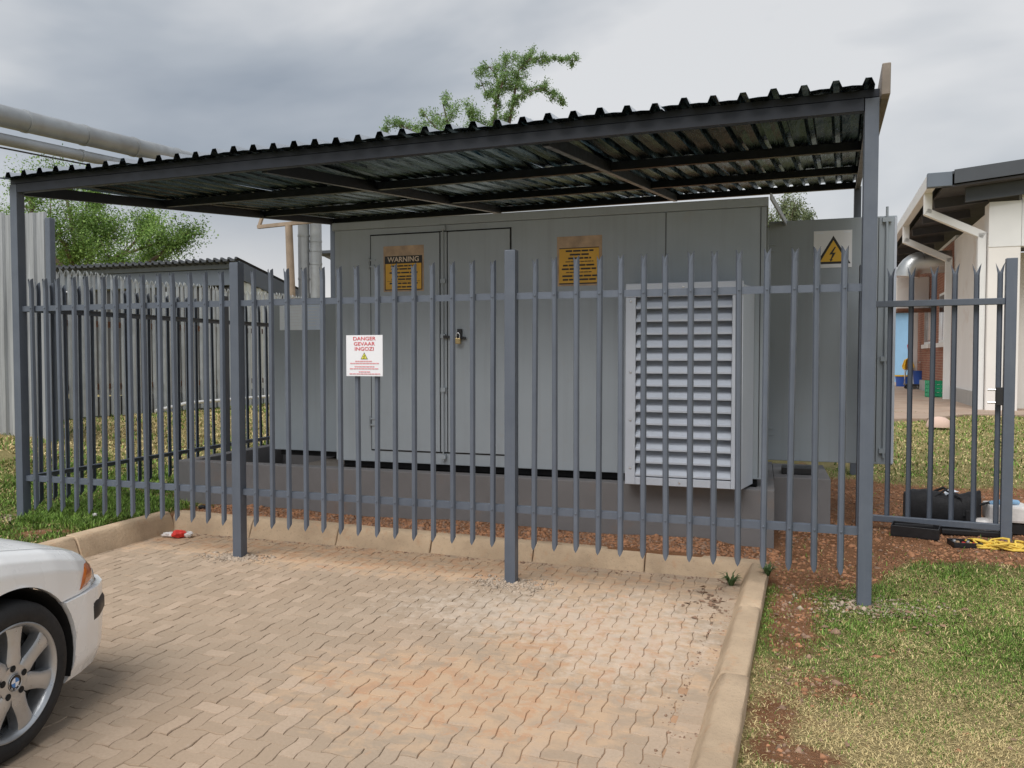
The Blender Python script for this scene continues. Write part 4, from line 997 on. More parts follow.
# local: +x along the gable (to the right), +y along the side wall (away), z up from the path
EH = 5.10
MB().box(0, 0.62, 0, 0.5, 0, 4.75).build('corner_pillar', 'cream_wall', bl, bevel=0.01)
MB().box(0.05, 0.4, 0.51, 5.0, 0, 4.6).build('side_wall', 'cream_wall', bl)
MB().box(-0.02, 0.045, 0.51, 5.0, 0, 0.45).build('wall_band', 'grey_band', bl)
bw = MB().box(0.0, 0.4, 0, 8.9, 0, 4.2).build('brick_wall', 'face_brick', bl); bw.location = (0.1, 5.05, 0.45)
MB().box(0.02, 0.45, 5.02, 13.95, 0, 0.449).build('plinth', 'grey_band', bl)
MB().box(0.08, 0.4, 5.02, 13.95, 4.66, 4.75).build('wall_head', 'white_paint', bl)
for k in range(2):
    y = 6.3 + k * 3.6
    wd = MB().box(0.085, 0.099, y, y + 1.7, 1.75, 3.3).build('window', 'white_paint', bl)
    for j in range(2): MB().box(0.078, 0.0845, y + 0.08 + j * 0.8, y + 0.82 + j * 0.8, 1.83, 3.22).build('pane', 'window_glass', wd)
    MB().box(0.0, 0.098, y - 0.1, y + 1.8, 1.60, 1.74).build('window_sill', 'cream_wall', bl)
# gable end: upper panel, recessed porch wall
MB().box(0.63, 9.0, 0.0, 0.3, 3.75, 5.0).build('gable_panel', 'white_paint', bl)
MB().box(0.0, 0.62, -0.012, -0.001, 3.75, 4.75).build('pillar_head', 'white_paint', bl)
MB().box(0.63, 9.0, 1.2, 1.5, 0, 3.74).build('porch_wall', 'cream_wall', bl)
MB().box(0.63, 9.0, 0.31, 1.19, 3.76, 3.86).build('porch_ceiling', 'soffit', bl)
# roof: low pitch rising to the right
rs = 0.085; zr = lambda x: EH + 0.22 + rs * (x + 1.15)
def slabx(x0, x1, y0, y1, d0, d1): return [(x0, y0, zr(x0) + d0), (x1, y0, zr(x1) + d0), (x1, y1, zr(x1) + d0), (x0, y1, zr(x0) + d0), (x0, y0, zr(x0) + d1), (x1, y0, zr(x1) + d1), (x1, y1, zr(x1) + d1), (x0, y1, zr(x0) + d1)]
HX8 = [(0, 3, 2, 1), (4, 5, 6, 7), (0, 1, 5, 4), (1, 2, 6, 5), (2, 3, 7, 6), (3, 0, 4, 7)]
MB().add(slabx(-1.12, 9, -0.55, 14.6, -0.02, 0.04), HX8).build('roof_sheeting', 'charcoal_roof', bl)
MB().add(slabx(-0.78, 9, -0.60, -0.552, -0.24, 0.06), HX8).build('barge_board', 'charcoal_roof', bl)
MB().add(slabx(-1.0, 9, -0.54, 14.5, -0.30, -0.26), HX8).build('soffit', 'soffit', bl)
MB().add(slabx(-0.5, 0.9, -0.2, -0.12, -0.62, -0.31), HX8).build('eave_beam', 'charcoal_roof', bl)
for k in range(7): MB().bar((-1.0, 0.8 + k * 2.2, zr(-1) - 0.42), (0.1, 0.8 + k * 2.2, zr(0.1) - 0.42), 0.09, 0.2).build('rafter', 'soffit', bl)
gt = MB().box(-1.30, -1.13, -0.45, 14.6, zr(-1.15) - 0.26, zr(-1.15) + 0.05).build('gutter', 'white_paint', bl, bevel=0.01)
MB().box(-1.31, -0.82, -0.61, -0.451, zr(-1.15) - 0.26, zr(-1.15) + 0.055).build('gutter_end', 'shed_paint', bl, bevel=0.01)
for k, (y, z) in enumerate(((0.2, 0), (4.9, 0), (12.6, 0))):
    zt = zr(-1.2) - 0.26; x1 = -0.10
    mb = MB(); pts = [(-1.2, y, zt), (-1.2, y, zt - 0.42), (x1, y, zt - 1.0), (x1, y, 0.05)]
    for a, b in zip(pts[:-1], pts[1:]):
        a = Vector(a); b = Vector(b); d = (b - a).normalized(); mb.bar(a - d * 0.05, b + d * 0.05, 0.17, 0.15, up=(0, 1, 0))
    mb.build('downpipe', 'white_paint', bl, bevel=0.01)
# duct with elbow
DYL = 6.0
dt = thing('wall_duct', 'round galvanised duct with elbow sticking out of the brick wall under the eaves', 'duct', (BO[0], BO[1], 0.25), -TH)
MB().tube([(0.1, DYL, 4.12), (-0.62, DYL, 4.12)], 0.33, 24).build('duct_run', 'duct_metal', dt, smooth=True, angle=50)
pts = [(-0.62 - 0.42 * math.sin(R(a)), DYL, 3.70 + 0.42 * math.cos(R(a))) for a in range(0, 91, 15)]
MB().tube(pts, 0.34, 24).build('elbow', 'duct_metal', dt, smooth=True, angle=50)
ac = thing('wall_unit', 'cream box unit with brown tray on the wall below the galvanised duct', 'air conditioner', (BO[0], BO[1], 0.25), -TH)
MB().box(-0.95, 0.09, 10.4, 11.2, 3.0, 4.1).build('casing', 'cream_wall', ac, bevel=0.02)
MB().box(-1.0, 0.09, 9.4, 10.39, 2.85, 2.95).build('tray', 'rust', ac, bevel=0.01)
# path, block, far block with blue door
pv = MB()
def bl2w(x, y): return (BO[0] + x * math.cos(TH) + y * math.sin(TH), BO[1] - x * math.sin(TH) + y * math.cos(TH))
edge = [(-2.9, -3.9), (-1.55, -3.2), (-0.6, -1.6), (0.6, -1.4), (9, -2.0)]
pp = [bl2w(*q) for q in edge] + [bl2w(9, 1.1), bl2w(0.6, 0.9), bl2w(0.0, 0.2), bl2w(0.0, 34), bl2w(-5.5, 34), bl2w(-3.6, 4)]
pathm = pv.prism(pp, 0.10, 0.345).build('path', 'path_slab', None); tag(pathm, kind='structure')
q = at(935, 424, Z=0.32); stn = MB()
stn.lathe([(0.0, 0.20), (0.12, 0.18), (0.20, 0.12), (0.24, 0.0), (0.24, -0.05)], 12); so_ = stn.build('stone_block', 'pink_wall', None, smooth=True); so_.location = (q[0], q[1] - 0.3, 0.33); so_.scale = (0.85, 0.7, 0.75)
tag(so_, 'rounded salmon coloured stone on the edge of the path behind the gate', 'stone')
q0 = at(890, 360, D=38)
fb_ = thing('far_block', 'pink walled block with a pale blue door at the far end of the path', 'building', (q0[0] - 1.5, q0[1], 0.3))
MB().box(0, 5, 0, 3, 0, 3.6).build('wall', 'pink_wall', fb_)
q = at(896, 350, D=38); q2 = at(909, 350, D=38); zt = at(900, 306, D=38)[2] - 0.3
MB().box(q[0] - q0[0] + 1.1, q2[0] - q0[0] + 1.5, -0.06, -0.001, 0.0, zt).build('door', 'blue_door', fb_)
MB().box(q[0] - q0[0] + 1.1, q2[0] - q0[0] + 1.5, -0.05, -0.002, zt + 0.01, zt + 0.25).build('lintel', 'white_paint', fb_)
MB().box(-0.2, 5.2, -0.4, 3.2, 3.61, 3.75).build('roof', 'charcoal_roof', fb_)
# cleaning trolley
zg = 0.345
q = at(918, 389, Z=zg); qd = np.array(q); sc_ = 1.0
tr = thing('cleaning_trolley', 'cleaning trolley with blue bucket and yellow mop heads on the path', 'trolley', (q[0], q[1], zg))
MB().box(-0.45, 0.35, -0.25, 0.25, 0.13, 0.19).build('deck', 'trim_black', tr, bevel=0.01)
for x in (-0.38, 0.28):
    for y in (-0.2, 0.2): MB().lathe([(0.0, 0.02), (0.06, 0.02), (0.065, 0.0), (0.06, -0.02), (0, -0.02)], 16, Matrix.Translation((x, y, 0.065)) @ Matrix.Rotation(R(90), 4, 'X')).build('wheel', 'trim_black', tr, smooth=True)
MB().lathe([(0.0, 0.0), (0.20, 0.0), (0.25, 0.48), (0.27, 0.5), (0.25, 0.5), (0.19, 0.03), (0, 0.03)], 20, Matrix.Translation((0.05, -0.02, 0.191))).build('bucket', 'blue_plastic', tr, smooth=True, angle=40)
mb = MB()
for x in (-0.42, -0.1, 0.36): mb.tube([(x, 0.22, 0.15), (x, 0.22, 1.0)], 0.018, 8)
mb.tube([(-0.42, 0.22, 1.0), (0.36, 0.22, 1.0)], 0.018, 8); mb.build('frame', 'white_paint', tr)
for x, z, s_ in ((-0.35, 0.9, 0.22), (0.28, 1.05, 0.2)):
    mb = MB()
    for k in range(26):
        a = random.uniform(0, 6.3); rr = random.uniform(0.3, 1) * s_; mb.tube([(x, 0.0, z + 0.25), (x + rr * 0.6 * math.cos(a), rr * 0.6 * math.sin(a), z + 0.18), (x + rr * math.cos(a), rr * math.sin(a), z - random.uniform(0.05, 0.2))], 0.02, 5)
    mb.build('mop_head', 'yellow_plastic', tr, smooth=True)
    MB().tube([(x, 0, z + 0.2), (x - 0.12, 0.1, z - 0.75)], 0.014, 6).build('mop_handle', 'pole_wood', tr)
mb = MB().tube([(-0.30, 0.3, 0.5), (-0.22, 0.3, 1.55)], 0.014, 6).build('broom_handle', 'trim_black', tr)
MB().lathe([(0.0, 0.0), (0.12, 0.05), (0.15, 0.25), (0.05, 0.42), (0, 0.45)], 14, Matrix.Translation((-0.2, 0.3, 1.4))).build('red_pan', 'red_plastic', tr, smooth=True)
q = at(904, 386, Z=zg)
tb = thing('mop_bucket', 'second blue tub with yellow rim left of the cleaning trolley', 'bucket', (q[0] - 0.1, q[1] - 0.4, zg))
MB().lathe([(0.0, 0.0), (0.25, 0.0), (0.3, 0.4), (0.28, 0.4), (0.23, 0.03), (0, 0.03)], 20).build('tub', 'blue_plastic', tb, smooth=True, angle=40)
MB().lathe([(0.30, 0.40), (0.33, 0.42), (0.33, 0.46), (0.28, 0.46), (0.28, 0.405)], 20).build('rim', 'yellow_plastic', tb, smooth=True, angle=40)
MB().tube([(0.25, 0, 0.4), (0.4, 0, 0.8), (0.42, 0, 1.1)], 0.02, 8).build('handle', 'white_paint', tb)
# green crate
q = at(938, 397, Z=zg)
gc = thing('green_crate', 'bright green plastic crate standing on the path by the brick wall', 'crate', (q[0], q[1], zg), R(8))
for x0, x1, y0, y1 in ((-0.30, 0.30, -0.2, -0.17), (-0.30, 0.30, 0.17, 0.2), (-0.30, -0.27, -0.169, 0.169), (0.27, 0.30, -0.169, 0.169)): 
    for k in range(4): MB().box(x0, x1, y0, y1, 0.03 + k * 0.12, 0.12 + k * 0.12).build('slat', 'green_plastic', gc)
    for u in (0.02, 0.5, 0.98):
        xm = x0 + (x1 - x0) * u; ym = y0 + (y1 - y0) * u; MB().box(xm - 0.02, xm + 0.02, ym - 0.02, ym + 0.02, 0.0, 0.5).build('upright', 'green_plastic', gc)
MB().box(-0.27, 0.27, -0.17, 0.17, 0.0, 0.025).build('base', 'green_plastic', gc)

# ------------------------------------------------------------------ things lying by the gate
def gz(x, y): return float(H(x, y))
bx, by = 3.06, 2.32
bag = thing('tool_bag', 'black fabric duffel bag lying on the soil behind the open gate', 'bag', (bx, by, gz(bx, by)), R(-4))
mb = MB(); P = []
for i in range(17):
    u = i / 16; x = -0.28 + 0.56 * u; rr = 0.128 * (0.60 + 0.40 * math.sin(math.pi * min(max(u * 1.1, 0.03), 0.98)) ** 0.35) * (0.86 if i in (0, 16) else 1.0); hgt = 0.275 + 0.02 * math.sin(u * 7) + 0.03 * u
    P.append([(x, rr * 1.1 * math.copysign(abs(math.cos(a)) ** 0.75, math.cos(a)), max(0.0, hgt / 2 + (hgt / 2) * math.copysign(abs(math.sin(a)) ** 0.7, math.sin(a)) + 0.007 * math.sin(i * 2.1 + a * 3))) for a in [2 * math.pi * k / 20 for k in range(21)]])
mb.grid(P); mb.add(P[0][:20], [tuple(range(20))]); mb.add(P[-1][:20], [tuple(range(19, -1, -1))]); mb.build('body', 'black_fabric', bag, smooth=True, angle=60)
MB().tube([(-0.26, -0.02, 0.238), (0, -0.01, 0.262), (0.26, 0, 0.27)], 0.006, 6).build('zip', 'trim_black', bag)
for s in (-1, 1): MB().tube([(-0.12, 0.13 * s, 0.12), (-0.10, 0.12 * s, 0.24), (0.02, 0.06 * s, 0.315), (0.13, 0.10 * s, 0.26), (0.15, 0.13 * s, 0.12)], 0.011, 6).build('handle', 'black_fabric', bag, smooth=True)
MB().tube([(0.24, -0.08, 0.2), (0.33, -0.10, 0.24), (0.39, -0.1, 0.16), (0.36, -0.12, 0.03)], 0.012, 6).build('shoulder_strap', 'black_fabric', bag, smooth=True)
MB().box(0.16, 0.24, -0.145, -0.135, 0.06, 0.17).build('side_pocket', 'black_fabric', bag, bevel=0.005)
pp_ = MB(); pp_.grid([[(0.0, 0, 0.0), (0.05, 0, 0.03), (0.1, 0, 0.035)], [(0.0, 0.07, 0.02), (0.05, 0.07, 0.05), (0.1, 0.07, 0.03)]])
po = pp_.build('paper_scrap', 'paper_white', None, smooth=True); po.location = (bx + 0.02, by - 0.06, gz(bx, by) + 0.27); tag(po, 'white paper lying on top of the black duffel bag', 'paper')
# open trays, rope, tubs
def tray(name, label, x, y, L_, W_, h_, rz):
    o = thing(name, label, 'tray', (x, y, gz(x, y) - 0.002), rz)
    MB().box(-L_ / 2, L_ / 2, -W_ / 2, W_ / 2, 0, 0.006).build('base', 'black_plastic', o)
    for x0, x1, y0, y1 in ((-L_ / 2, L_ / 2, -W_ / 2, -W_ / 2 + 0.008), (-L_ / 2, L_ / 2, W_ / 2 - 0.008, W_ / 2), (-L_ / 2, -L_ / 2 + 0.008, -W_ / 2 + 0.0085, W_ / 2 - 0.0085), (L_ / 2 - 0.008, L_ / 2, -W_ / 2 + 0.0085, W_ / 2 - 0.0085)):
        MB().box(x0, x1, y0, y1, 0.0062, h_).build('side', 'black_plastic', o, bevel=0.002)
    return o
t1 = tray('tool_tray', 'open black toolbox tray on the soil below the gate', 2.79, 1.86, 0.34, 0.2, 0.085, R(-14))
MB().bar((-0.15, 0.0, 0.075), (0.12, 0.03, 0.085), 0.02, 0.012).build('tray_handle', 'trim_black', t1)
t2 = tray('parts_tray', 'small black parts tray beside the yellow rope', 3.09, 1.64, 0.2, 0.15, 0.04, R(8))
for k, (x, y, m) in enumerate(((-0.05, 0.0, 'sign_tan'), (-0.02, -0.03, 'red_plastic'), (0.03, 0.02, 'bolt_zinc'), (0.06, -0.02, 'red_plastic'), (-0.06, 0.04, 'bolt_zinc'))):
    c_, s_ = math.cos(R(8)), math.sin(R(8))
    o = MB().lathe([(0, 0.03), (0.012, 0.03), (0.016, 0.015), (0.014, 0.0), (0, 0.0)], 12).build('fitting', m, None, smooth=True); o.location = (3.09 + x * c_ - y * s_, 1.64 + x * s_ + y * c_, gz(3.09, 1.64) + 0.005)
    tag(o, ['tan pipe fitting', 'red fitting near the front', 'zinc fitting at the middle', 'red fitting at the right end', 'zinc fitting at the back left'][k] + ' in the small black parts tray', 'fitting', 'fittings in the parts tray')
pts = []
for k in range(260):
    a = k * 0.61; rr = 0.05 + 0.028 * math.sin(k * 0.83); pts.append((3.33 + 0.13 * math.sin(k * 0.047) + rr * 1.3 * math.cos(a), 1.66 + 0.05 * math.sin(k * 0.071 + 1) + rr * math.sin(a), gz(3.3, 1.66) + 0.012 + 0.045 * (0.5 + 0.5 * math.sin(k * 0.77 + 0.4)) * (0.5 + 0.5 * math.cos(k * 0.19))))
pts += [(3.5, 1.68, gz(3.5, 1.68) + 0.01), (3.62, 1.66, gz(3.6, 1.66) + 0.01), (3.75, 1.72, gz(3.7, 1.7) + 0.01)]
tag(MB().tube(pts, 0.008, 6).build('rope_coil', 'rope_yellow', None, smooth=True, angle=80), 'tangled yellow rope lying on the soil by the gate end', 'rope')
wt = thing('plastic_tub', 'white plastic tub with clutter behind the gate stile', 'tub', (3.52, 2.25, gz(3.5, 2.25)))
MB().prism([(-0.15, -0.12), (0.15, -0.12), (0.15, 0.12), (-0.15, 0.12)], 0.1, 0.235).build('tub', 'white_film', wt, bevel=0.02, seg=2)
MB().prism([(-0.13, -0.10), (0.13, -0.10), (0.13, 0.10), (-0.13, 0.10)], 0.0, 0.099).build('tub_base', 'black_plastic', wt, bevel=0.01)
MB().tube([(-0.13, -0.05, 0.24), (-0.02, -0.08, 0.27), (0.08, 0.0, 0.25)], 0.02, 8).build('bottle', 'blue_door', wt, smooth=True)
bc = MB(); bc.lathe([(0.0, 0.0), (0.12, 0.0), (0.13, 0.1), (0.1, 0.15), (0.0, 0.16)], 14); o = bc.build('carrier_bag', 'white_film', None, smooth=True); o.location = (3.36, 2.18, gz(3.4, 2.18) - 0.01); o.scale = (1, 0.7, 0.8); tag(o, 'crumpled pale carrier bag between duffel bag and white tub', 'bag')
bk = MB().box(-0.25, 0.25, -0.12, 0.12, 0, 0.05).build('tool_case', 'black_plastic', None, bevel=0.012, seg=2); bk.location = (3.24, 2.06, gz(3.2, 2.05)); tag(bk, 'flat black tool case on the ground under the gate bottom rail', 'case')
# litter in the bay corner
lt = thing('litter_bag', 'crumpled red and white plastic packet in the left corner of the bay', 'litter', (-3.08, 0.35, 0.004), R(20)); lt.scale = (0.75, 0.75, 0.85)
def crumple(a, b, c, seed, n=18):
    r_ = random.Random(seed); mb = MB(); P = []
    for i in range(9):
        th_ = math.pi * i / 8; row = []
        for k in range(n):
            ph = 2 * math.pi * k / n; q = 1 + r_.uniform(-0.22, 0.22) if 0 < i < 8 else 1; row.append((a * q * math.sin(th_) * math.cos(ph), b * q * math.sin(th_) * math.sin(ph), max(0.0, c * 0.5 + c * 0.5 * q * math.cos(th_))))
        row.append(row[0]); P.append(row)
    return mb.grid(P)
crumple(0.085, 0.06, 0.075, 3).build('red_part', 'red_film', lt, smooth=True, angle=25)
o = crumple(0.09, 0.05, 0.045, 5).build('white_part', 'white_film', lt, smooth=True, angle=25); o.location = (-0.13, 0.05, 0)
o = crumple(0.05, 0.05, 0.06, 8).build('white_part', 'white_film', lt, smooth=True, angle=25); o.location = (0.10, 0.0, 0)
o = crumple(0.04, 0.03, 0.035, 12).build('cap_litter', 'black_plastic', None, smooth=True); o.location = (-3.3, 0.9, float(H(-3.3, 0.9))); tag(o, 'small black scrap on the soil in the left corner behind the kerb', 'litter')
o = crumple(0.02, 0.018, 0.03, 15).build('white_cup', 'white_film', None, smooth=True); o.location = (-3.75, 0.12, float(H(-3.75, 0.12)) + 0.02); tag(o, 'tiny white scrap in the grass under the left fence bay', 'litter')

# ------------------------------------------------------------------ trees
def tree(name, label, base, blobs, D, leaf, nper, cols, tr_r, seed, fork=0.45, group=None):
    """blobs: (px, py, radius px) surveyed at depth D give the leafy masses; limbs run from the trunk to them"""
    rg = np.random.default_rng(seed); rd = random.Random(seed)
    root = thing(name, label, 'tree', base, group=group); B = np.array(base); k = D / FPX
    C = []
    for px, py, rr in blobs:
        d = D + rg.uniform(-1.6, 1.6); C.append((at(px, py, D=d) - B, rr * k))
    ctr = np.mean([c for c, r in C], 0); top = max(c[2] for c, r in C)
    f = np.array([ctr[0] * 0.5, ctr[1] * 0.5, top * fork])
    mb = MB(); mb.tube([(0, 0, -0.2), tuple(f * 0.5 + np.array([0.1, 0.05, 0])), tuple(f)], [tr_r * 1.25, tr_r, tr_r * 0.85], 10)
    mb.build('trunk', 'bark', root, smooth=True)
    lb = MB(); tips = []
    for c, r in C:
        m = f * 0.45 + c * 0.55 + rg.normal(0, 0.25, 3); m[2] -= 0.1 * r
        lb.tube([tuple(f), tuple(m), tuple(c)], [tr_r * 0.55, tr_r * 0.33, tr_r * 0.14], 6)
        for j in range(int(5 + r * 5)):
            dv = rg.normal(0, 1, 3); dv /= np.linalg.norm(dv); dv[2] = dv[2] * 0.8 + 0.12; e_ = c + dv * r * rg.uniform(0.55, 1.02); s_ = m * 0.3 + c * 0.7 if j % 3 else m * 0.6 + c * 0.4
            mid = (s_ + e_) / 2 + rg.normal(0, 0.08, 3) * r
            lb.tube([tuple(s_), tuple(mid), tuple(e_)], [tr_r * 0.16, tr_r * 0.1, 0.006], 4, cap=False); tips.append((s_, mid, e_, r))
    lb.build('limbs', 'bark', root, smooth=True)
    # feathery leaflets along each twig
    n = nper; S = np.array([t_[0] for t_ in tips]); Mi = np.array([t_[1] for t_ in tips]); E = np.array([t_[2] for t_ in tips]); RR = np.array([t_[3] for t_ in tips])
    u = rg.uniform(0.25, 1.05, (len(tips), n, 1)); u2 = u
    Pp = (1 - u) ** 2 * S[:, None] + 2 * u * (1 - u) * Mi[:, None] + u * u * E[:, None]
    sub = rg.integers(0, 9, (len(tips), n)); offs = rg.normal(0, 1, (len(tips), 9, 3)) * 0.34 * RR[:, None, None] * np.array([1, 1, 0.62])
    Pp = Pp + np.take_along_axis(offs, sub[..., None].repeat(3, -1), 1) * u + rg.normal(0, 1, Pp.shape) * (0.10 * RR[:, None, None] + 0.04)
    Pp = Pp.reshape(-1, 3); N = len(Pp)
    a1 = rg.normal(0, 1, (N, 3)); a1 /= np.linalg.norm(a1, axis=1)[:, None]; a2 = np.cross(a1, rg.normal(0, 1, (N, 3))); a2 /= np.linalg.norm(a2, axis=1)[:, None]
    s1 = leaf * rg.uniform(0.6, 1.3, (N, 1)); s2 = s1 * rg.uniform(0.32, 0.55, (N, 1))
    V = np.stack([Pp - a1 * s1, Pp - a2 * s2 , Pp + a1 * s1, Pp + a2 * s2], 1).reshape(-1, 3)
    w = rg.uniform(0, 1, (N, 1)) ** 1.3; tw = np.repeat(rg.uniform(0, 1, (len(tips), 1)), n, 1).reshape(-1, 1)
    c = np.array(cols[0]) * (1 - w) + np.array(cols[1]) * w; c = c * (0.75 + 0.5 * tw)
    bulk('crown', V, np.arange(4 * N).reshape(N, 4), 'leaf', root, col=np.repeat(c, 4, 0))
    return root
G1 = ((0.09, 0.18, 0.035), (0.30, 0.44, 0.12))
q = at(85, 300, D=27)
tree('leafy_tree', 'broad feathery green tree rising behind the grey shed at the left', (q[0], q[1], 0.5),
     [(5, 232, 32), (28, 185, 26), (62, 172, 20), (45, 225, 34), (85, 215, 32), (78, 245, 28), (110, 232, 30), (118, 255, 22), (55, 260, 26), (20, 262, 26), (150, 225, 20), (172, 238, 24), (190, 232, 17), (160, 252, 20), (-30, 210, 34), (-45, 250, 30), (92, 190, 18)], 27, 0.045, 430, G1, 0.2, 4)
G2 = ((0.12, 0.22, 0.07), (0.32, 0.46, 0.18))
q = at(490, 300, D=24)
def stem_tree(name, label, base, limbs, D, leaf, dens, cols, seed):
    """limbs: polylines of (px, py, stem radius m, leaf radius px) surveyed at depth D; leaflets cluster on short side twigs"""
    rg = np.random.default_rng(seed); root = thing(name, label, 'tree', base); B = np.array(base); k = D / FPX
    lb = MB(); LP = []
    for li, lim in enumerate(limbs):
        dd = D + rg.uniform(-0.9, 0.9); pts = [at(px, py, D=dd + rg.uniform(-0.15, 0.15)) - B for px, py, _, _ in lim]; rad = [q[2] for q in lim]; lr = [q[3] * k * lim_scale for q in lim]
        lb.tube([tuple(p) for p in pts], rad, 6)
        for a in range(len(pts) - 1):
            L0 = np.linalg.norm(pts[a + 1] - pts[a])
            for m in range(max(1, int(L0 * 18))):
                u = rg.uniform(); p = pts[a] * (1 - u) + pts[a + 1] * u; r = lr[a] * (1 - u) + lr[a + 1] * u
                if r < 0.02: continue
                dv = rg.normal(0, 1, 3); dv /= np.linalg.norm(dv); dv[2] *= 0.8; r = r * rg.choice([0.5, 1.0, 1.0, 1.5]); e_ = p + dv * r * rg.uniform(0.6, 1.25)
                if rg.uniform() < 0.22: continue
                lb.tube([tuple(p), tuple((p + e_) / 2 + rg.normal(0, 0.03, 3)), tuple(e_)], [0.012, 0.008, 0.004], 4, cap=False)
                n = int(dens * (0.4 + r)); w = rg.uniform(0.5, 1.1, (n, 1)); LP.append(p + (e_ - p) * w + rg.normal(0, 0.035 + 0.10 * r, (n, 3)))
    mb = MB(); mb.tube([(0, 0, -0.2), (0.1, 0, 3.0), tuple(at(500, 160, D=D) - B)], [0.2, 0.16, 0.12], 10); mb.build('trunk', 'bark', root, smooth=True)
    lb.build('limbs', 'bark', root, smooth=True)
    Pp = np.concatenate(LP); N = len(Pp)
    a1 = rg.normal(0, 1, (N, 3)); a1 /= np.linalg.norm(a1, axis=1)[:, None]; a2 = np.cross(a1, rg.normal(0, 1, (N, 3))); a2 /= np.linalg.norm(a2, axis=1)[:, None]
    s1 = leaf * rg.uniform(0.6, 1.3, (N, 1)); s2 = s1 * rg.uniform(0.32, 0.55, (N, 1))
    V = np.stack([Pp - a1 * s1, Pp - a2 * s2, Pp + a1 * s1, Pp + a2 * s2], 1).reshape(-1, 3); w = rg.uniform(0, 1, (N, 1)) ** 1.2
    c = np.array(cols[0]) * (1 - w) + np.array(cols[1]) * w
    bulk('crown', V, np.arange(4 * N).reshape(N, 4), 'leaf', root, col=np.repeat(c, 4, 0)); return root
lim_scale = 1.2
stem_tree('thorn_tree', 'sparse feathery tree with upright stems showing above the middle of the carport roof', (q[0], q[1], 0.5), [
    [(500, 160, .10, 0), (494, 130, .06, 10), (496, 105, .045, 4), (501, 85, .035, 9), (494, 72, .02, 10), (484, 62, .01, 8)],
    [(501, 88, .03, 7), (506, 70, .02, 10), (505, 56, .01, 6)],
    [(503, 160, .09, 0), (508, 128, .06, 10), (513, 105, .04, 4), (516, 85, .035, 8), (519, 70, .025, 8), (529, 60, .018, 6), (534, 52, .01, 9)],
    [(529, 60, .016, 5), (543, 57, .012, 4), (558, 60, .008, 3.5), (572, 60, .006, 3.5), (582, 62, .004, 2)],
    [(514, 98, .025, 5), (528, 92, .016, 6), (541, 88, .012, 7), (553, 95, .008, 4.5), (566, 103, .004, 3)],
    [(497, 100, .025, 6), (486, 92, .016, 7), (480, 80, .01, 6)],
    [(500, 165, .08, 0), (480, 130, .05, 13), (470, 118, .03, 11), (466, 108, .012, 6)],
    [(500, 165, .08, 0), (522, 135, .04, 10), (530, 124, .015, 6)],
    [(470, 170, .08, 0), (452, 140, .05, 12), (447, 120, .035, 12), (443, 104, .015, 9)],
    [(452, 142, .04, 10), (430, 122, .025, 14), (420, 108, .01, 8)],
    [(452, 146, .04, 10), (420, 134, .025, 12), (400, 126, .014, 9), (385, 128, .006, 5)]], 24, 0.033, 190, G2, 9)
G3 = ((0.10, 0.14, 0.06), (0.26, 0.30, 0.16))
q = at(790, 260, D=26)
tree('pale_tree', 'small pale green tree showing between carport roof and open cabinet door', (q[0], q[1], 0.3),
     [(782, 205, 13), (797, 203, 12), (790, 222, 16), (805, 215, 8), (770, 222, 12), (800, 240, 16)], 26, 0.045, 170, G3, 0.1, 14)

# ------------------------------------------------------------------ turf, stones and crumbs (uncountable)
def blades(n, x0, x1, y0, y1, hh, ww, seed, lie=0.35):
    rg = np.random.default_rng(seed); x = rg.uniform(x0, x1, n); y = rg.uniform(y0, y1, n)
    g, d = turf(x, y); cl = fb(x, y, 9, 40); keep = (rg.uniform(0, 1, n) < np.clip((g - 0.22) * 1.5, 0.035, 1) * (0.35 + 0.9 * cl)) & ~notch(x - 0.06 * np.sign(x + 1), y - 0.08) & ~((x > -3.84) & (x < 1.75) & (y > 1.1) & (y < 2.9))
    keep &= ~((x > RE - 0.1 + RS * y) & (x < RE + 0.085 + RS * y) & (y < 0.72)) & ~((x > -3.49) & (x < -3.2) & (y < 0.75))
    x, y, g, d, cl = x[keep], y[keep], g[keep], d[keep], cl[keep]; n = len(x)
    px, py, z = proj(np.stack([x, y, H(x, y)], -1)); k = (z > 0.3) & (px > -140) & (px < 1160) & (py < 900)
    x, y, g, d, cl = x[k], y[k], g[k], d[k], cl[k]; n = len(x)
    a = rg.uniform(0, 2 * math.pi, n); dry = rg.uniform(0, 1, n) < np.clip(d + 0.35 * (0.5 - cl), 0.06, 0.96)
    h = hh * rg.uniform(0.45, 1.25, n) * (0.6 + 0.8 * cl) * np.where(dry, 0.75, 1.0); tilt = np.where(dry, rg.uniform(0.6, 2.4, n), rg.uniform(0.15, 1.1, n))
    dx, dy = np.cos(a), np.sin(a); w = ww * rg.uniform(0.6, 1.3, n)
    b = np.stack([x, y, H(x, y) - 0.004], -1); side = np.stack([-dy, dx, 0 * dx], -1) * w[:, None]
    m = b + np.stack([dx * tilt * 0.35 * h, dy * tilt * 0.35 * h, h * 0.6], -1); tp = b + np.stack([dx * tilt * h, dy * tilt * h, h * np.where(dry, 0.75, 1.0)], -1)
    V = np.stack([b - side, b + side, m + side * 0.8, m - side * 0.8, tp + side * 0.15, tp - side * 0.15], 1)
    gc_ = np.array([0.085, 0.17, 0.025]) * (1 - rg.uniform(0, 1, (n, 1))) + np.array([0.21, 0.32, 0.065]) * rg.uniform(0, 1, (n, 1))
    dc = np.array([0.46, 0.36, 0.17]) + np.array([0.32, 0.28, 0.16]) * rg.uniform(0, 1, (n, 1))
    c = np.where(dry[:, None], dc, gc_)
    return V.reshape(-1, 3), np.repeat(c, 6, 0)
Vs, Cs = [], []
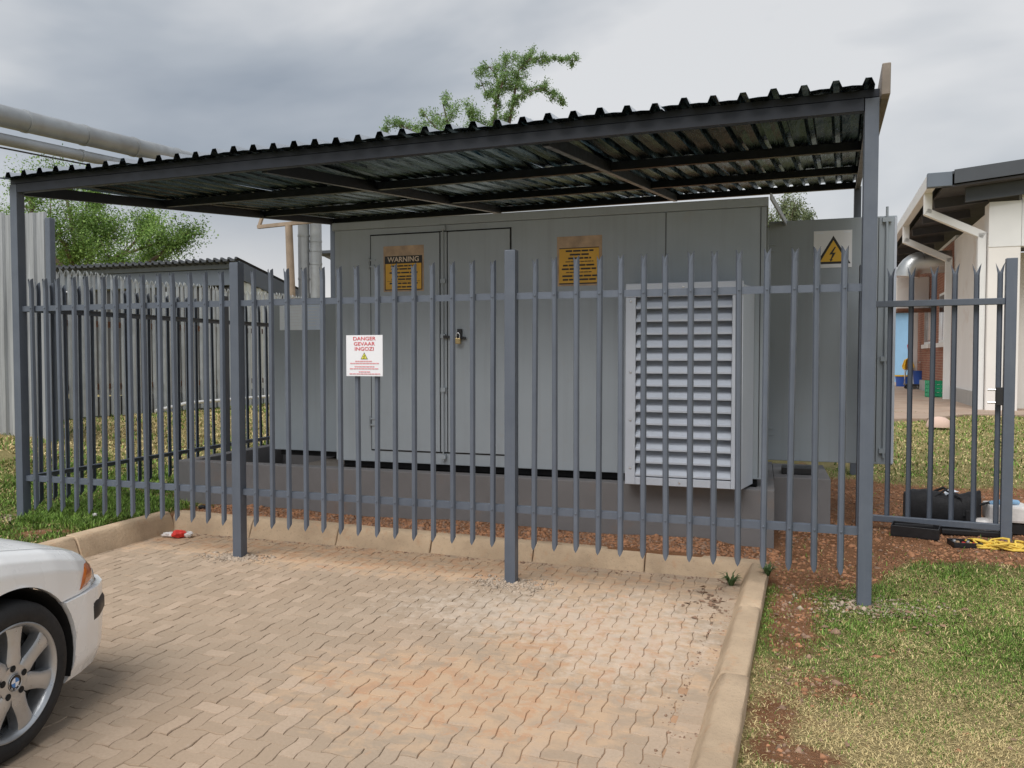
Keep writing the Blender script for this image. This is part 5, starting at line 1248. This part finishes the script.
for a in ((330000, 1.55, 4.3, -2.9, 0.9, 0.017, 0.0017, 1), (60000, 1.6, 6.0, 0.6, 5.5, 0.026, 0.0034, 2), (45000, 2.5, 10.0, 5.0, 14.0, 0.04, 0.008, 3),
          (90000, -6.2, -3.2, -1.6, 2.2, 0.036, 0.0040, 4), (60000, -11.0, -4.0, 1.5, 9.5, 0.05, 0.0075, 5), (16000, -4.35, -3.3, -0.2, 1.0, 0.055, 0.004, 6), (22000, 1.75, 4.4, -0.8, 1.5, 0.030, 0.0026, 7)):
    V, C_ = blades(*a); Vs.append(V); Cs.append(C_)
V = np.concatenate(Vs); C_ = np.concatenate(Cs); nb = len(V) // 6
F = np.array([[0, 1, 2, 3], [3, 2, 4, 5]])[None] + 6 * np.arange(nb)[:, None, None]
tag(bulk('lawn_grass', V, F.reshape(-1, 4), 'blade', col=C_), 'short patchy green and straw coloured turf', 'grass', kind='stuff')
def rocks(name, P, S, mat, seed, label, flat=0.6):
    rg = np.random.default_rng(seed); n = len(P)
    base = np.array([[1, 0, 0], [-1, 0, 0], [0, 1, 0], [0, -1, 0], [0, 0, 1], [0, 0, -1]], float)
    fc = np.array([[0, 2, 4], [2, 1, 4], [1, 3, 4], [3, 0, 4], [2, 0, 5], [1, 2, 5], [3, 1, 5], [0, 3, 5]])
    V = base[None] * rg.uniform(0.55, 1.2, (n, 6, 1)) + rg.normal(0, 0.16, (n, 6, 3)); a = rg.uniform(0, 6.3, n); ca, sa = np.cos(a)[:, None], np.sin(a)[:, None]
    V = np.stack([V[..., 0] * ca - V[..., 1] * sa, V[..., 0] * sa + V[..., 1] * ca, V[..., 2] * flat], -1) * S[:, None, None] + P[:, None]
    o = bulk(name, V.reshape(-1, 3), (fc[None] + 6 * np.arange(n)[:, None, None]).reshape(-1, 3), mat); return tag(o, label, 'stones', kind='stuff')
rg = np.random.default_rng(77)
def scatter(n, x0, x1, y0, y1, f=None):
    x = rg.uniform(x0, x1, n); y = rg.uniform(y0, y1, n); g, _ = turf(x, y); k = rg.uniform(0, 1, n) < (1 - g) ** 1.5
    k &= ~notch(x, y) & ~((x > -3.84) & (x < 1.75) & (y > 1.12) & (y < 2.9)) & ~((x > 1.7) & (x < 2.2) & (y > 1.85) & (y < 2.8)); return np.stack([x[k], y[k], H(x[k], y[k])], -1)
P = np.concatenate([scatter(5200, -3.3, 1.75, 0.68, 1.16), scatter(4200, 1.7, 5.0, 0.2, 4.2), scatter(2500, 1.65, 2.6, -2.6, 0.3), scatter(900, -4.7, -3.45, -0.8, 0.6)])
rocks('soil_stones', P, rg.gamma(2.0, 0.0035, len(P)) + 0.0025, 'stone_bits', 5, 'small stones scattered over the red soil')
P = np.concatenate([scatter(7000, -3.3, 1.75, 0.68, 1.16), scatter(16000, 1.7, 5.0, 0.2, 4.6), scatter(1800, 1.65, 2.6, -2.6, 0.3)])
rocks('soil_clods', P, rg.gamma(1.8, 0.0055, len(P)) + 0.003, 'soil_clod', 15, 'crumbly clods of red soil', 0.45)
L_ = []
for cx, cy, n, s, z in ((-2.2, -0.03, 900, 0.08, 0.0), (0.0, -0.05, 700, 0.10, 0.0), (2.24, -0.03, 600, 0.12, None), (-4.4, -0.05, 200, 0.11, None)):
    a = rg.normal(0, 1, (n, 2)) * [s * 1.35, s * 0.75] + [cx, cy]; L_.append(np.stack([a[:, 0], a[:, 1], np.full(n, 0.002) if z is not None else H(a[:, 0], a[:, 1]) + 0.004], -1))
P = np.concatenate(L_); rocks('concrete_crumbs', P, rg.gamma(2, 0.0032, len(P)) + 0.003, 'crumbs', 6, 'crumbled concrete around the fence post feet')
x = RE - 0.09 + RS * 0 - np.abs(rg.normal(0, 0.07, 900)); y = rg.uniform(-2.6, 0.5, 900); x = x + RS * y
P2 = np.stack([np.concatenate([rg.uniform(-3.3, 1.4, 500)]), 0.52 - np.abs(rg.normal(0, 0.06, 500)), np.full(500, 0.002)], -1)
P = np.concatenate([np.stack([x, y, np.full(900, 0.002)], -1), P2]); rocks('kerb_grit', P, rg.gamma(1.6, 0.0025, len(P)) + 0.0015, 'stone_bits', 8, 'grit and dead leaves gathered along the kerb foot')
# weed tuft and dead leaves at the kerb
def tuft(loc, n, h, seed, label):
    r_ = random.Random(seed); mb = MB()
    for k in range(n):
        a = r_.uniform(0, 6.3); l = h * r_.uniform(0.5, 1.2); w = 0.004; d = Vector((math.cos(a), math.sin(a), 0)); s = Vector((-d.y, d.x, 0)) * w
        p0 = d * 0.01; p1 = d * l * 0.4 + Vector((0, 0, l * 0.7)); p2 = d * l * r_.uniform(0.7, 1.1) + Vector((0, 0, l * r_.uniform(0.5, 0.9)))
        mb.add([p0 - s, p0 + s, p1 + s, p1 - s, p2], [(0, 1, 2, 3), (3, 2, 4)])
    o = mb.build('weed', 'leaf', None); o.location = loc
    c = o.data.color_attributes.new('Col', 'FLOAT_COLOR', 'POINT'); c.data.foreach_set('color', np.tile([0.09, 0.15, 0.06, 1.0], len(o.data.vertices)).astype(np.float32)); tag(o, label, 'weed'); return o
tuft((1.43, 0.36, 0.0), 70, 0.10, 2, 'small grey green weed growing in the inner corner of the right kerb')
tuft((1.66, 0.30, 0.11), 60, 0.08, 5, 'tuft of grass behind the corner of the right kerb')
dl = MB(); r_ = random.Random(4)
for k in range(40):
    x, y = r_.gauss(1.30, 0.07), r_.gauss(-0.05, 0.16); a = r_.uniform(0, 6.3); l = r_.uniform(0.012, 0.03); d = Vector((math.cos(a), math.sin(a), 0)) * l; s = Vector((-d.y, d.x, 0)) * 0.4; p = Vector((x, y, 0.006)); dl.add([p - d, p + s + Vector((0, 0, r_.uniform(0, 0.012))), p + d, p - s], [(0, 1, 2, 3)])
for k in range(150):
    x, y = (r_.gauss(2.2, 0.22), r_.gauss(-0.12, 0.14)) if k < 70 else (r_.uniform(1.7, 3.9), r_.uniform(-2.4, 1.5)); z0 = float(H(x, y)) + 0.012; a = r_.uniform(0, 6.3); l = r_.uniform(0.010, 0.026); d = Vector((math.cos(a), math.sin(a), 0)) * l; s = Vector((-d.y, d.x, 0)) * 0.5; p = Vector((x, y, z0)); dl.add([p - d, p + s + Vector((0, 0, r_.uniform(0, 0.014))), p + d, p - s], [(0, 1, 2, 3)])
dl = dl.build('leaf_litter', 'dead_leaf', None); tag(dl, 'dead brown leaves lying by the right kerb and post', 'leaves', kind='stuff')
